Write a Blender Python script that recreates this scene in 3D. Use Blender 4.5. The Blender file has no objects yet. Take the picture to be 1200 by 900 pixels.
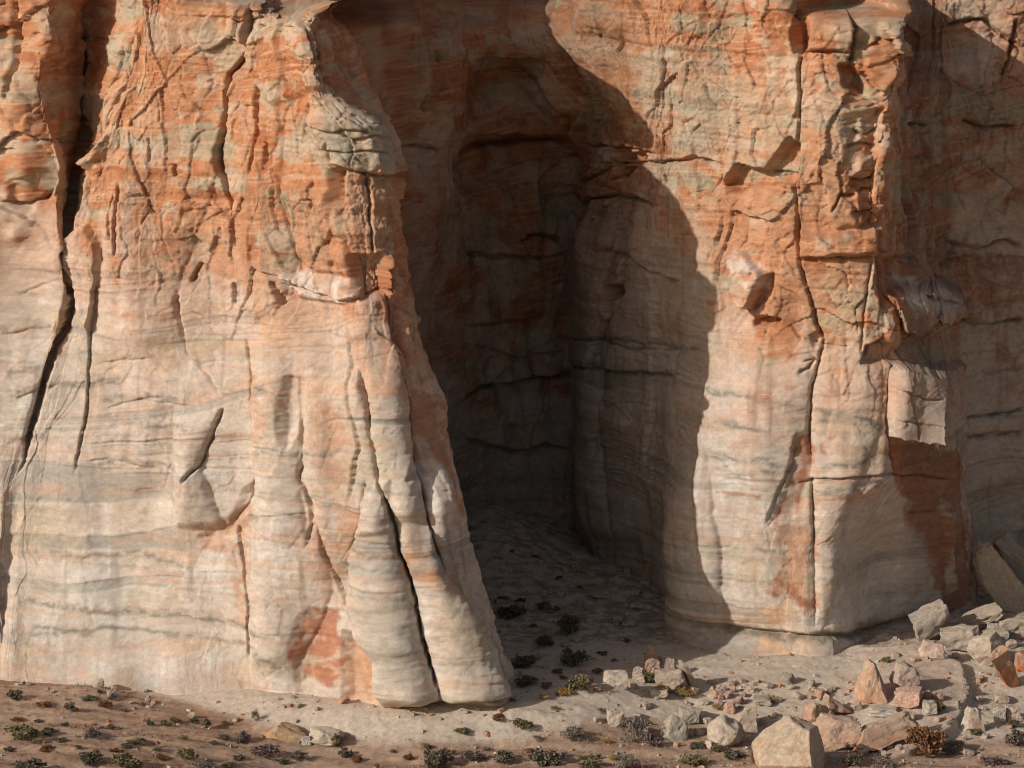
import bpy, bmesh, math, random, time
import numpy as np
from concurrent.futures import ThreadPoolExecutor
from mathutils import Vector, Matrix
T0 = time.time()
R_ = math.radians
scene = bpy.context.scene
COL = scene.collection
F32 = np.float32

# ------------------------------------------------------------------ camera
CAM = np.array([0.0, -150.0, 38.9]); PITCH = R_(10.0); FPX = 3800.0
cp, sp = math.cos(PITCH), math.sin(PITCH)
FWD = np.array([0, cp, -sp]); UPV = np.array([0, sp, cp])
cam_d = bpy.data.cameras.new('camera'); cam = bpy.data.objects.new('camera', cam_d); COL.objects.link(cam)
cam.location = CAM; cam.rotation_euler = (math.pi/2 - PITCH, 0, 0)
cam_d.sensor_width = 36; cam_d.lens = FPX/1200*36; cam_d.clip_start = 1; cam_d.clip_end = 9000
scene.camera = cam

def unp(px, py, Y):
    """photo pixel + depth -> world point"""
    u = (px-600)/FPX; v = (450-py)/FPX
    d = np.array([u, FWD[1]+UPV[1]*v, FWD[2]+UPV[2]*v])
    return CAM + d*((Y-CAM[1])/d[1])

def proj(x, y, z):
    dy = y-CAM[1]; dz = z-CAM[2]
    w = dy*cp - dz*sp
    return (600+FPX*x/w).astype(F32), (450-FPX*(dy*sp+dz*cp)/w).astype(F32)

# ------------------------------------------------------------------ noise
POOL = ThreadPoolExecutor(4)
def _hash(ix, iy, iz, seed):
    h = ix*np.uint32(374761393) + iy*np.uint32(668265263) + iz*np.uint32(2246822519) + np.uint32((seed*3266489917) & 0xffffffff)
    h ^= h >> np.uint32(15); h *= np.uint32(2246822519); h ^= h >> np.uint32(13); h *= np.uint32(3266489917); h ^= h >> np.uint32(16)
    return h
def _pn(x, y, z, seed):
    x0 = np.floor(x); y0 = np.floor(y); z0 = np.floor(z)
    fx = (x-x0).astype(F32); fy = (y-y0).astype(F32); fz = (z-z0).astype(F32)
    ix = x0.astype(np.int32).view(np.uint32); iy = y0.astype(np.int32).view(np.uint32); iz = z0.astype(np.int32).view(np.uint32)
    ux = fx*fx*fx*(fx*(fx*6-15)+10); uy = fy*fy*fy*(fy*(fy*6-15)+10); uz = fz*fz*fz*(fz*(fz*6-15)+10)
    def g(a, b, c):
        h = _hash(ix+np.uint32(a), iy+np.uint32(b), iz+np.uint32(c), seed)
        gx = (h & np.uint32(1023)).astype(F32)*F32(2/1023)-1
        gy = ((h >> np.uint32(10)) & np.uint32(1023)).astype(F32)*F32(2/1023)-1
        gz = ((h >> np.uint32(20)) & np.uint32(1023)).astype(F32)*F32(2/1023)-1
        return gx*(fx-a)+gy*(fy-b)+gz*(fz-c)
    def lx(b, c):
        p = g(0, b, c); return p+(g(1, b, c)-p)*ux
    a = lx(0, 0); a = a+(lx(1, 0)-a)*uy
    b = lx(0, 1); b = b+(lx(1, 1)-b)*uy
    return (a+(b-a)*uz)*F32(1.35)
def _chunk(fn, arrs):
    n = arrs[0].shape[0]
    if n < 40000: return fn(*arrs)
    cuts = np.linspace(0, n, 17).astype(int)
    out = list(POOL.map(lambda k: fn(*[a[cuts[k]:cuts[k+1]] for a in arrs]), range(16)))
    return np.concatenate(out)
def pn(x, y, z, seed=0):
    return _chunk(lambda a, b, c: _pn(a, b, c, seed), (x, y, z))
def fbm(x, y, z, seed=0, o=4, gain=.5, lac=2.03):
    r = 0; a = 1.0
    for k in range(o):
        r = r+F32(a)*pn(x, y, z, seed+k*17); a *= gain; x = x*lac; y = y*lac; z = z*lac
    return r
def ridge(x, y, z, seed=0, o=3):
    r = 0; a = 1.0
    for k in range(o):
        r = r+F32(a)*(1-2*np.abs(pn(x, y, z, seed+k*13))); a *= .5; x = x*2.1; y = y*2.1; z = z*2.1
    return r
def sst(a, b, x):
    t = np.clip((x-a)/(b-a), 0, 1); return t*t*(3-2*t)
def rnd01(h): return (h & np.uint32(65535)).astype(F32)/F32(65535)
def _vor(u, w, seed):
    """2-D cells: returns nearest-cell id hash, offset from its point, F2-F1"""
    u0 = np.floor(u); w0 = np.floor(w)
    d1 = np.full(u.shape, 9, F32); d2 = d1.copy(); hid = np.zeros(u.shape, np.uint32)
    du = np.zeros(u.shape, F32); dw = du.copy(); zero = np.zeros(u.shape, np.uint32)
    for i in (-1, 0, 1):
        for j in (-1, 0, 1):
            cu = u0+i; cw = w0+j
            h = _hash(cu.astype(np.int32).view(np.uint32), cw.astype(np.int32).view(np.uint32), zero, seed)
            a = (cu+rnd01(h)-u).astype(F32); b = (cw+rnd01(h >> np.uint32(16))-w).astype(F32)
            d = a*a+b*b; m = d < d1
            d2 = np.where(m, d1, np.minimum(d2, d)); d1 = np.where(m, d, d1)
            hid = np.where(m, h, hid); du = np.where(m, a, du); dw = np.where(m, b, dw)
    e = np.sqrt(d2)-np.sqrt(d1)
    return np.stack([rnd01(hid*np.uint32(2654435761) >> np.uint32(3)), rnd01(hid*np.uint32(40503) >> np.uint32(7)), rnd01(hid*np.uint32(97531) >> np.uint32(11)), du, dw, e], 1)
def vor(u, w, seed=0):
    return _chunk(lambda a, b: _vor(a, b, seed), (u, w))
def facets(u, w, seed, tilt=.6):
    """fractured blocks: each cell a flat tilted facet; value about -1..1"""
    v = vor(u, w, seed)
    return (v[:, 0]-.5)*1.1+tilt*((v[:, 1]-.5)*v[:, 3]+(v[:, 2]-.5)*v[:, 4])*2, v[:, 5], v[:, 0]

# ------------------------------------------------------------------ cliff base surface
def fix(a): return lambda pys: a
def px_of(tab):
    k = sorted(tab); return lambda py: float(np.interp(py, [a for a, b in k], [b for a, b in k]))
def feat(px, ys):
    """px: number or [(py,px)], ys: [(py,Y)] -> columns z, x, Y"""
    f = px_of(px) if not isinstance(px, (int, float)) else fix(float(px))
    k = sorted(ys); top = k[0][0]; bot = k[-1][0]
    pys = sorted(set([a for a, _ in k]) | (set([a for a, _ in px]) if not isinstance(px, (int, float)) else set()) | set(range(-60, 900, 40)))
    pys = [p for p in pys if top <= p <= bot]
    pts = []
    for p in pys:
        Y = float(np.interp(p, [a for a, b in k], [b for a, b in k])); q = unp(f(p), p, Y); pts.append((q[2], q[0], Y))
    pts.sort(); return np.array(pts)
CAPL = [(-90, 4), (-250, 8)]
TOPL = [(-37, -2.6), (-90, 2.8), (-120, 4), (-128, 14), (-250, 18)]
TOPR = [(-7, 5), (-12, 9.5), (-250, 16)]
F = [
 # left buttress -------------------------------------------------
 feat(-420, [(900,-9),(800,-4.5),(700,-4.0),(400,-2.5),(0,-.5),(-80,.5)]+CAPL),
 feat(-160, [(900,-12),(790,-6),(760,-4.8),(700,-4.4),(400,-3.2),(0,-1.5),(-80,-.5)]+CAPL),
 feat(0, [(850,-9.6),(800,-8.2),(785,-7.5),(760,-6.8),(720,-6.2),(660,-5.42),(600,-4.95),(540,-4.72),(480,-4.4),(400,-3.7),(200,-2.9),(0,-1.8),(-80,-1)]+CAPL),
 feat([(0,66),(60,50),(100,46),(150,58),(200,72),(260,66),(340,74),(450,42),(560,10),(640,2),(900,2)],
      [(850,-9.7),(800,-8.3),(785,-7.6),(760,-6.9),(720,-6.2),(660,-5.4),(600,-4.95),(500,-4.6),(340,-4.1),(200,-3.5),(0,-2.8),(-80,-1.6)]+CAPL),
 feat([(0,108),(60,98),(120,98),(200,91),(260,80),(340,86),(450,55),(560,24),(640,14),(900,14)],
      [(850,-9.7),(800,-8.3),(785,-7.6),(760,-6.9),(720,-6.2),(660,-5.42),(600,-4.98),(560,-4.8),(450,-4.4),(340,-3.75),(260,-2.0),(200,-.3),(120,1.0),(0,1.6),(-80,2)]+CAPL),
 feat([(0,156),(40,148),(80,132),(120,117),(200,101),(260,93),(340,99),(450,72),(560,42),(640,32),(900,32)],
      [(850,-9.8),(802,-8.4),(785,-7.6),(760,-6.9),(720,-6.2),(660,-5.5),(600,-5.1),(560,-4.9),(450,-4.4),(340,-3.9),(200,-3.2),(120,-2.8),(0,-2.2),(-80,-1.4)]+CAPL),
 feat(195, [(880,-11),(835,-9.7),(820,-9.1),(800,-8.4),(770,-7.6),(720,-6.9),(650,-6.2),(560,-5.7),(450,-5.2),(300,-4.7),(150,-4.0),(0,-3.2),(-40,-2.8),(-46,3),(-52,14),(-250,20)]),
 feat(300, [(890,-12.2),(868,-11.2),(850,-10.4),(834,-9.5),(810,-8.6),(700,-7.8),(500,-7.0),(340,-6.5),(200,-5.8),(0,-5.0),(-26,-4.4),(-29,3),(-32,14),(-250,20)]),
 feat([(900,395),(600,395),(340,385),(0,338)], [(895,-14),(880,-13.2),(864,-12.3),(846,-11.1),(828,-10.2),(700,-9.3),(500,-8.6),(340,-8.2),(200,-7.7),(0,-7.0),(-20,-6.6),(-23,3),(-26,14),(-250,20)]),
 feat([(900,480),(830,480),(600,455),(400,430),(200,408),(100,366),(6,350),(-4,390),(-30,395)],
      [(895,-14.6),(880,-13.8),(866,-12.9),(848,-11.6),(837,-10.8),(826,-11.6),(700,-10.8),(600,-10.3),(400,-9.6),(200,-9.0),(6,-8.6),(-4,-9.3),(-17,-9.4),(-19,3),(-21,14),(-250,20)]),  # topmost points: unseen lip added to throw a shadow on the right wall
 feat([(900,570),(815,570),(700,545),(600,515),(500,487),(430,480),(350,464),(300,459),(200,441),(150,434),(100,381),(20,366),(8,364),(-3,448),(-18,464),(-30,464)],
      [(895,-14.4),(880,-13.6),(862,-12.6),(844,-11.4),(834,-10.8),(822,-11.5),(700,-10.7),(600,-10.0),(500,-9.4),(350,-9.0),(200,-8.4),(100,-8.4),(8,-8.2),(-3,-9.2),(-18,-9.4),(-20,-6),(-22,4),(-24,14),(-250,20)]),  # top points carry on the added shadow-casting lip
 feat([(900,612),(850,602),(815,592),(775,597),(700,572),(600,546),(540,529),(470,522),(425,497),(370,489),(300,473),(230,460),(170,449),(100,415),(20,392),(6,392),(-3,404),(-6,404),(-40,380)],
      [(895,-13),(875,-12.2),(860,-11.5),(844,-10.6),(832,-9.8),(815,-10.2),(775,-9.9),(700,-9.2),(600,-8.6),(540,-7.6),(470,-7.3),(400,-7.0),(300,-6.6),(200,-5.8),(100,-5.2),(6,-4.8),(-3,-5.2),(-6,3),(-8,14),(-250,20)]),
 feat([(-40,366),(0,372),(8,424),(30,427),(100,436),(200,443),(300,455),(400,478),(500,508),(600,526),(700,552),(900,572)],
      [(900,-4),(600,-2.5),(300,-1),(100,.6),(30,.8),(6,1.1),(2,5),(-2,14),(-250,20)]),
 # alcove ---------------------------------------------------------
 feat([(0,480),(200,478),(400,480),(600,505),(900,520)], [(900,8),(600,8),(400,7),(200,6.4),(8,5.4),(2,9),(-5,16),(-60,20),(-250,26)]),
 feat(535, [(900,13),(600,13),(300,11.8),(100,9.6),(35,9),(22,12),(5,19),(-60,22),(-250,26)]),
 feat(605, [(900,17),(600,16.5),(400,15.6),(240,14.8),(150,13.2),(60,11.2),(32,11),(16,15),(0,21),(-60,24),(-250,28)]),
 feat([(900,672),(640,672),(400,667),(240,673),(190,684),(130,688),(70,652),(30,635)], [(900,18),(640,17.6),(400,17),(240,16),(190,13.5),(130,11),(70,10.4),(40,10.6),(20,14),(0,20),(-60,24),(-250,28)]),
 # right buttress -------------------------------------------------
 feat([(900,702),(640,694),(240,692),(190,702),(130,708),(70,690),(0,668)], [(900,13.2),(640,12.6),(400,11.6),(240,10.5),(190,9),(130,7.2),(70,7),(0,7.4),(-60,8.5),(-80,12),(-250,16)]),
 feat(770, [(900,8),(660,7.5),(500,6),(300,4.6),(180,3.6),(0,2.8),(-70,3.8),(-85,7),(-250,12)]),
 feat(785, [(900,1.6),(740,2.2),(650,3.0),(560,3.9),(480,4.5),(300,3.9),(180,3.2),(0,2.4),(-70,3.4),(-85,7),(-250,12)]),
 feat(838, [(900,-8),(800,-4.6),(778,-2.6),(760,-1.7),(738,-.9),(600,-.4),(450,.5),(300,1.2),(180,1.5),(0,1.3),(-30,1.8),(-40,6),(-250,13)]),
 feat(920, [(900,-9),(805,-5.4),(786,-3.7),(765,-2.7),(742,-1.9),(600,-1.4),(400,-.8),(200,-.3),(0,.2),(-24,.6),(-28,5),(-36,9.5),(-250,16)]),
 feat([(900,955),(740,956),(640,954),(560,1003),(400,1005),(200,990),(0,1005)], [(900,-9),(805,-5.6),(786,-4.0),(766,-3.0),(745,-2.3),(600,-1.9),(400,-1.4),(200,-1.1),(0,-.4),(-2,5),(-6,9.5),(-250,16)]),
 feat([(900,984),(740,976),(640,972),(560,1028),(430,1036),(300,1027),(140,1037),(70,1057),(0,1056)], [(900,-7),(800,-4.4),(782,-3.4),(764,-2.6),(740,-2.1),(600,-1.7),(400,-1.4),(200,-1.0),(14,-.3),(10,5),(4,9.5),(-250,16)]),
 feat([(900,1030),(740,1024),(640,1018),(560,1070),(430,1080),(300,1046),(140,1046),(78,1046),(60,1026),(0,1010)], [(900,-.8),(760,.5),(728,1.1),(640,1.2),(560,1.1),(430,1.2),(250,2.5),(140,3),(78,3.6),(66,6.2),(40,7.6),(0,8),(-250,15)]),
 feat([(900,1130),(700,1150),(600,1138),(500,1120),(400,1104),(300,1084),(200,1068),(100,1072),(70,1084),(0,1090)], [(900,4),(700,5),(600,4.8),(500,4.6),(400,5),(300,5.6),(100,6.3),(84,8.2),(40,8.7),(-250,15)]),
 feat([(900,1140),(700,1149),(500,1130),(300,1120),(0,1110)], [(900,10),(500,9.2),(300,8.6),(100,8.3),(0,8.8),(-250,15)]),
 # recess wall ----------------------------------------------------
 feat(1205, [(900,12.5),(600,11.5),(300,10),(100,8.8),(0,8.6),(-100,9),(-250,14)]),
 feat(1360, [(900,10.5),(400,9),(0,7),(-250,12)]),
 feat(1620, [(900,8),(400,6.5),(0,4.5),(-250,10)]),
]
NF = len(F)
I_FLANK, I_CORNER, I_RECESS = 12, 16, 27       # where one body of rock ends and the next begins
ZV = np.concatenate([np.arange(-2.6, 31.6, .051), np.arange(31.6, 44.0, .35)])
nz = len(ZV)
FX = np.zeros((NF, nz)); FY = np.zeros((NF, nz))
kw = np.exp(-.5*(np.arange(-14, 15)/4.5)**2); kw /= kw.sum()
for i, a in enumerate(F):
    for q, dst in ((1, FX), (2, FY)):
        v = np.interp(ZV, a[:, 0], a[:, q]); p = np.pad(v, 14, mode='edge'); dst[i] = np.convolve(p, kw, 'valid')
# columns
seg = []
mid = slice(60, 600, 40)
for i in range(NF-1):
    L = float(np.mean(np.hypot(FX[i+1, mid]-FX[i, mid], FY[i+1, mid]-FY[i, mid])))
    xs = abs(float(np.mean(FX[i+1, mid]-FX[i, mid])))
    step = .053 if i not in (0, NF-2, 11, 12) else .22
    if i == 1 or i == NF-3: step = .07
    seg.append((L, max(3, int(min(L, xs*1.6+.6)/step))))
knots = np.concatenate([[0], np.cumsum([L for L, n in seg])])
sv = np.concatenate([np.linspace(knots[i], knots[i+1], seg[i][1], endpoint=False) for i in range(NF-1)]+[[knots[-1]]])
starts = np.concatenate([[0], np.cumsum([n for L, n in seg])]).astype(int)
ns = len(sv)
def hermite(P):
    m = np.zeros_like(P); dk = np.diff(knots)[:, None]; d = np.diff(P, axis=0)/dk
    m[1:-1] = (d[:-1]*dk[1:]+d[1:]*dk[:-1])/(dk[1:]+dk[:-1])
    m[0] = d[0]; m[-1] = d[-1]
    # monotone limiting keeps corners tight
    for k in range(1, len(P)-1):
        lim = 1.6*np.minimum(np.abs(d[k-1]), np.abs(d[k])); m[k] = np.clip(m[k], -lim-.1, lim+.1)*np.where(d[k-1]*d[k] < 0, .25, 1)
    out = np.zeros((ns, P.shape[1]), np.float64)
    idx = np.clip(np.searchsorted(knots, sv, 'right')-1, 0, NF-2); h = (knots[idx+1]-knots[idx])[:, None]; t = ((sv-knots[idx])[:, None])/h
    t2 = t*t; t3 = t2*t
    return (2*t3-3*t2+1)*P[idx]+(t3-2*t2+t)*h*m[idx]+(-2*t3+3*t2)*P[idx+1]+(t3-t2)*h*m[idx+1]
BX = hermite(FX); BY = hermite(FY); BZ = np.broadcast_to(ZV, BX.shape).copy()
# normals of the base surface (smoothed, mostly horizontal)
def smooth2(a, k=4):
    for ax in (0, 1):
        w = np.ones(2*k+1)/(2*k+1); a = np.apply_along_axis(lambda v: np.convolve(np.pad(v, k, mode='edge'), w, 'valid'), ax, a)
    return a
tx = np.gradient(BX, sv, axis=0); ty = np.gradient(BY, sv, axis=0)
tx = smooth2(tx); ty = smooth2(ty); tl = np.hypot(tx, ty)+1e-9
NX = ty/tl; NY = -tx/tl
S2 = np.broadcast_to(sv[:, None], BX.shape)
x = BX.ravel().astype(F32); y = BY.ravel().astype(F32); z = BZ.ravel().astype(F32); s = S2.ravel().astype(F32)
nx = NX.ravel().astype(F32); ny = NY.ravel().astype(F32)
PX, PY = proj(x, y, z)
ci = np.repeat(np.arange(ns), nz)
secL = ci <= (starts[I_FLANK]+starts[I_FLANK-1])//2
secB = (~secL) & (ci <= starts[I_CORNER])
secW = ci >= (starts[I_RECESS-1])
secR = (~secL) & (~secB) & (~secW)
SEC = {'L': secL, 'B': secB, 'R': secR, 'W': secW}
print('grid', ns, nz, ns*nz, round(time.time()-T0, 1))

# ------------------------------------------------------------------ relief
D = np.zeros(x.shape, F32)          # outwards displacement in metres
# how blocky the rock is: broken orange cap above, smooth water-worn below
wob = fbm(x*.12, y*.12, z*.12, 5, 3)
line_o = np.interp(PX, [-200,0,80,120,200,260,330,400,440,480,700,800,850,900,960,1010,1040,1100,1250], [300,290,285,300,310,335,345,350,360,420,250,230,385,400,420,440,430,400,330])
ROUGH = sst(70, -70, PY-line_o+60*wob)
ROUGH = np.where(secB, .45, ROUGH)
D += .50*fbm(x*.16, y*.16, z*.11, 11, 3)
D += .32*pn(s*.42+1.5*pn(x*.15, y*.15, z*.1, 3), z*.07, y*0, 21)*np.where(secL, 1.0, .6)   # tall flutes
wu = s+.55*fbm(x*.3, y*.3, z*.3, 31, 4); wz = z+.5*fbm(x*.3, y*.3, z*.3, 37, 4)
f1, e1, i1 = facets(wu*.30, wz*.24, 41, .9); f2, e2, i2 = facets(wu*.75, wz*.6, 43, .9); f3, e3, i3 = facets(wu*1.9, wz*2.0, 47, 1.0); f4, e4, i4 = facets(wu*1.15+3, wz*.42, 49, .8); f5, e5, i5 = facets(wu*4.2, wz*4.6, 53, 1.0)
patch = sst(-.25, .35, fbm(x*.22, y*.22, z*.22, 51, 2))
D += (.05+.26*ROUGH)*f1 + (.015+.12*ROUGH*(.35+.65*patch))*f2 + (.014+.085*ROUGH*patch)*f3 + (.03+.15*ROUGH*(1-.5*patch))*f4 + (.005+.028*ROUGH)*f5
# joints between blocks
joint = sst(.030, .0, e1)*sst(-.05, .3, pn(x*.3, y*.3, z*.3, 57))
joint2 = sst(.035, .0, e2)*sst(.05, .35, pn(x*.4, y*.4, z*.4, 58))
joint4 = sst(.035, .0, e4)*sst(.0, .3, pn(x*.3, y*.3, z*.3, 59))
D -= (.01+.10*ROUGH)*joint + (.005+.05*ROUGH)*joint2 + (.02+.12*ROUGH)*joint4
# bedding
dip = z+.05*x+.35*fbm(x*.09, y*.09, z*.15, 61, 3)
b1 = pn(dip*0+x*.05, y*.05, dip*1.6, 63); b2 = pn(x*.12, y*.12, dip*4.5, 65); b3 = pn(x*.25, y*.25, dip*11, 67)
bedm = sst(-.3, .4, pn(x*.15, y*.15, z*.3, 69))
D += (.06+.03*ROUGH)*np.tanh(3*b1)*.8 + (.012+.022*ROUGH*bedm)*np.tanh(2.5*b2) + (.004+.012*ROUGH*bedm)*b3
fine = fbm(x*2.2, y*2.2, z*2.6, 71, 3)
APR = sst(828, 846, PY)*np.where(secL | secR, 1, 0)
D += APR*(.16*np.tanh(3*pn(x*.5, y*.5, z*2.2+.3*x, 181))+.12*fbm(x*.9, y*.9, z*1.2, 183, 4))
D += (.018+.016*ROUGH)*fine
D += (.007+.012*ROUGH)*ridge(x*4.5, y*4.5, z*5.5, 75, 2)

def seg_dist(pts, m):
    """signed side and distance (photo px at the wall) to a polyline for vertices in mask m; fade towards the ends"""
    qx = PX[m]; qy = PY[m]; best = np.full(qx.shape, 1e9, F32); sd = np.zeros(qx.shape, F32); al = np.zeros(qx.shape, F32)
    Ls = [math.hypot(b[0]-a[0], b[1]-a[1]) for a, b in zip(pts, pts[1:])]; tot = sum(Ls); acc = 0
    for (a, b), L in zip(zip(pts, pts[1:]), Ls):
        dx, dy = (b[0]-a[0])/L, (b[1]-a[1])/L
        t = np.clip((qx-a[0])*dx+(qy-a[1])*dy, 0, L)
        ex = qx-a[0]-t*dx; ey = qy-a[1]-t*dy; d = np.hypot(ex, ey)
        c = dx*(qy-a[1])-dy*(qx-a[0])
        u = d < best; best = np.where(u, d, best); sd = np.where(u, np.sign(c), sd); al = np.where(u, (acc+t)/tot, al); acc += L
    return best, sd, al
WOBX = 2.0*fbm(x*.6, y*.6, z*.6, 81, 3)+1.2*pn(x*4.5, y*4.5, z*4.5, 83); WOBY = 2.6*fbm(x*.9, y*.9, z*.9, 87, 3)
RAWX, RAWY = PX, PY
PX = PX+WOBX; PY = PY+WOBY
CRACKPAINT = np.zeros(x.shape, F32)
def crack(sec, pts, w=2.5, depth=.5, step=0.0, fade=40, ends=.12):
    """a joint or a ledge: a groove of half-width w px plus a step. Positive step: the side to the left of a downward stroke
    (above, for a right-to-left stroke) stands out"""
    global D
    if sec in 'LR': step *= .45; depth *= .85
    R = fade*2.5+w*4
    xs = [p[0] for p in pts]; ys = [p[1] for p in pts]
    m = np.nonzero(SEC[sec] & (PX > min(xs)-R) & (PX < max(xs)+R) & (PY > min(ys)-R) & (PY < max(ys)+R))[0]
    if not len(m): return
    d, sd, al = seg_dist(pts, m)
    e = sst(0, ends, al)*sst(1, 1-ends, al) if ends > 0 else np.ones(d.shape, F32)
    wl = .8*w*(.4+1.1*np.abs(pn(al*9+pts[0][0]*.31, al*0, al*0+.5, 91)))+.35
    g = -depth*np.exp(-(d/wl)**2)*e
    if step:
        side = np.clip(sd*d/(1.3), -1, 1)
        vary = np.clip(.75+1.5*pn(al*7+pts[0][1]*.37, al*0, al*0+.5, 95), .05, 1.8); g = g+.5*step*vary*side*np.exp(-d/fade)*e
    D[m] += g.astype(F32)
def bulge(sec, cx, cy, rx, ry, h, p=2.0, rot=0):
    c, q = math.cos(R_(rot)), math.sin(R_(rot)); R = max(rx, ry)*1.8
    m = np.nonzero(SEC[sec] & (np.abs(PX-cx) < R) & (np.abs(PY-cy) < R))[0]
    if not len(m): return
    u = ((PX[m]-cx)*c+(PY[m]-cy)*q)/rx; v = (-(PX[m]-cx)*q+(PY[m]-cy)*c)/ry
    D[m] += (h*np.exp(-(u*u+v*v)**(p/2)*1.0)).astype(F32)
def column(sec, left, right, h, fade=40):
    """a rounded pillar between two joints"""
    y0, y1 = left[0][1], left[-1][1]; xs = [p[0] for p in left+right]
    m = np.nonzero(SEC[sec] & (PY > y0) & (PY < y1) & (PX > min(xs)-2) & (PX < max(xs)+2))[0]
    if not len(m): return
    xl = np.interp(PY[m], [p[1] for p in left], [p[0] for p in left]); xr = np.interp(PY[m], [p[1] for p in right], [p[0] for p in right])
    u = 2*(PX[m]-xl)/np.maximum(xr-xl, 4)-1; D[m] += (h*np.sqrt(np.clip(1-u*u, 0, 1))*sst(y0, y0+fade, PY[m])*sst(y1, y1-fade*.5, PY[m])).astype(F32)
def inpoly(poly, qx, qy):
    r = np.zeros(qx.shape, bool); n = len(poly)
    for i in range(n):
        (x1, y1), (x2, y2) = poly[i], poly[(i+1) % n]
        if y1 == y2: continue
        c = ((y1 > qy) != (y2 > qy)) & (qx < (x2-x1)*(qy-y1)/(y2-y1)+x1); r ^= c
    return r
DYF = np.zeros(x.shape, F32)       # blocks that jut out of a turned face, squarely towards the valley
def block(sec, poly, h, soft=3.0, tx=0.0, ty=0.0, jut=False):
    """a fracture-bounded slab: inside the outline the face stands h metres out (or in), tilted by tx, ty metres across it"""
    xs = [p[0] for p in poly]; ys = [p[1] for p in poly]; cx, cy = np.mean(xs), np.mean(ys)
    m = np.nonzero(SEC[sec] & (PX > min(xs)-8) & (PX < max(xs)+8) & (PY > min(ys)-8) & (PY < max(ys)+8))[0]
    if not len(m): return
    d, _, _ = seg_dist(list(poly)+[poly[0]], m); ins = inpoly(poly, PX[m], PY[m])
    k = np.clip(np.where(ins, d, -d)/soft*.5+.5, 0, 1)
    qx, qy = (RAWX, RAWY) if jut else (PX, PY); pl = h+tx*(qx[m]-cx)/(max(xs)-min(xs))*2+ty*(qy[m]-cy)/(max(ys)-min(ys))*2
    if jut: D[m] *= (1-.8*k).astype(F32)
    (DYF if jut else D)[m] += (k*pl).astype(F32)

#FEATURES-BEGIN
# ---- left buttress
C = crack
C('L', [(292,-10),(293,60),(266,88),(261,150),(255,190),(270,235),(278,300)], 3.2, .9, .9, 30)
C('L', [(305,95),(307,150),(301,205)], 2, .4, .3, 20)
C('L', [(140,212),(138,300)], 2, .35, .25, 25)
C('L', [(117,318),(104,388),(103,450),(98,500),(86,560)], 1.4, .4, .3, 22)
C('L', [(100,-10),(97,110),(95,190),(80,250),(75,300),(86,350),(70,400),(50,450),(35,505),(26,545),(16,562)], 3.4, 1.3, .5, 18)
block('L', [(80,285),(104,262),(117,285),(117,322),(104,388),(92,372),(84,330)], .5, 3)
C('L', [(334,200),(336,235),(350,300),(352,340)], 2, .3, -.35, 26)
block('L', [(340,205),(392,225),(408,275),(408,322),(372,318),(352,300)], .22, 2.5)
C('L', [(372,210),(373,245)], 1.6, .4, .2, 12)
block('L', [(292,60),(300,40),(356,20),(370,50),(376,100),(330,120),(300,100)], .35, 4)
for a, b, yy in [(235,330,6),(285,358,14),(262,330,22),(300,352,31),(372,430,152),(400,446,160),(380,452,177)]:
    C('L', [(b,yy+4),((a+2*b)/3,yy-2),((2*a+b)/3,yy+2),(a,yy-3)], 1.6, .3, .4, 9)
block('L', [(367,138),(400,130),(440,140),(462,205),(420,200),(392,190)], .4, 9)
block('L', [(392,200),(405,198),(404,240),(394,238)], -.6, 3)
C('L', [(462,207),(425,203),(392,192)], 2, .5, .8, 16)
C('L', [(430,204),(433,240),(437,300)], 1.6, .5, -.5, 22)
block('L', [(410,302),(446,298),(460,345),(425,350),(412,336)], -.75, 4)
block('L', [(450,305),(456,300),(463,345),(456,338)], .55, 2.5)
C('L', [(470,340),(400,352),(330,330)], 2.2, .4, .5, 22)
block('L', [(330,322),(392,326),(420,345),(398,356),(350,348)], .35, 3)
C('L', [(322,328),(334,357)], 2.6, .6, .5, 15)
C('L', [(273,330),(275,356)], 2.6, .5, .35, 14)
C('L', [(233,308),(222,332)], 2.4, .5, .35, 14)
C('L', [(207,345),(210,372)], 2.0, .4, .25, 14)
C('L', [(208,330),(213,377),(220,413),(247,443),(264,468)], 2.0, .25, -.45, 34)
C('L', [(264,476),(252,518),(240,542),(224,562)], 1.6, .7, .4, 30)
bulge('L', 240, 500, 34, 60, .45)
bulge('L', 228, 570, 24, 30, .35)
C('L', [(284,388),(293,427),(297,487),(302,533),(304,560),(292,590),(272,612)], 1.8, .35, -.45, 34)
block('L', [(290,575),(305,562),(300,590),(272,614)], -.28, 4)
block('L', [(238,628),(282,600),(284,630),(250,634)], -.22, 4)
C('L', [(280,606),(287,650),(295,710),(295,776)], 1.5, .4, .3, 20)
block('L', [(343,442),(347,442),(352,470),(352,500),(345,520),(338,505),(338,478)], -.4, 5)
C('L', [(358,488),(360,530),(355,556),(366,580),(378,604)], 1.8, .5, .4, 20)
C('L', [(362,560),(372,610),(366,640)], 1.8, .4, .2, 16)
C('L', [(378,612),(385,650),(400,690),(410,715)], 1.6, .6, .35, 20)
C('L', [(405,395),(415,460),(425,520),(415,590)], 1.4, .4, .25, 20)
C('L', [(420,430),(433,470),(435,505),(441,530),(443,562),(458,600),(468,642),(483,684),(492,735),(503,778),(514,812)], 1.7, 1.1, .3, 16, .05)
C('L', [(470,420),(480,470),(484,520),(496,578),(502,610),(514,652),(522,680)], 1.6, .8, .35, 16)
C('L', [(438,768),(424,750),(410,712),(410,655),(428,615),(430,560)], 1.8, .7, .35, 16)
block('L', [(404,742),(422,750),(437,775),(437,800),(445,826),(405,822),(402,780)], -.5, 6)
block('L', [(356,722),(375,713),(394,718),(400,760),(399,806),(352,800),(350,750)], -.14, 6, .08, 0)
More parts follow.
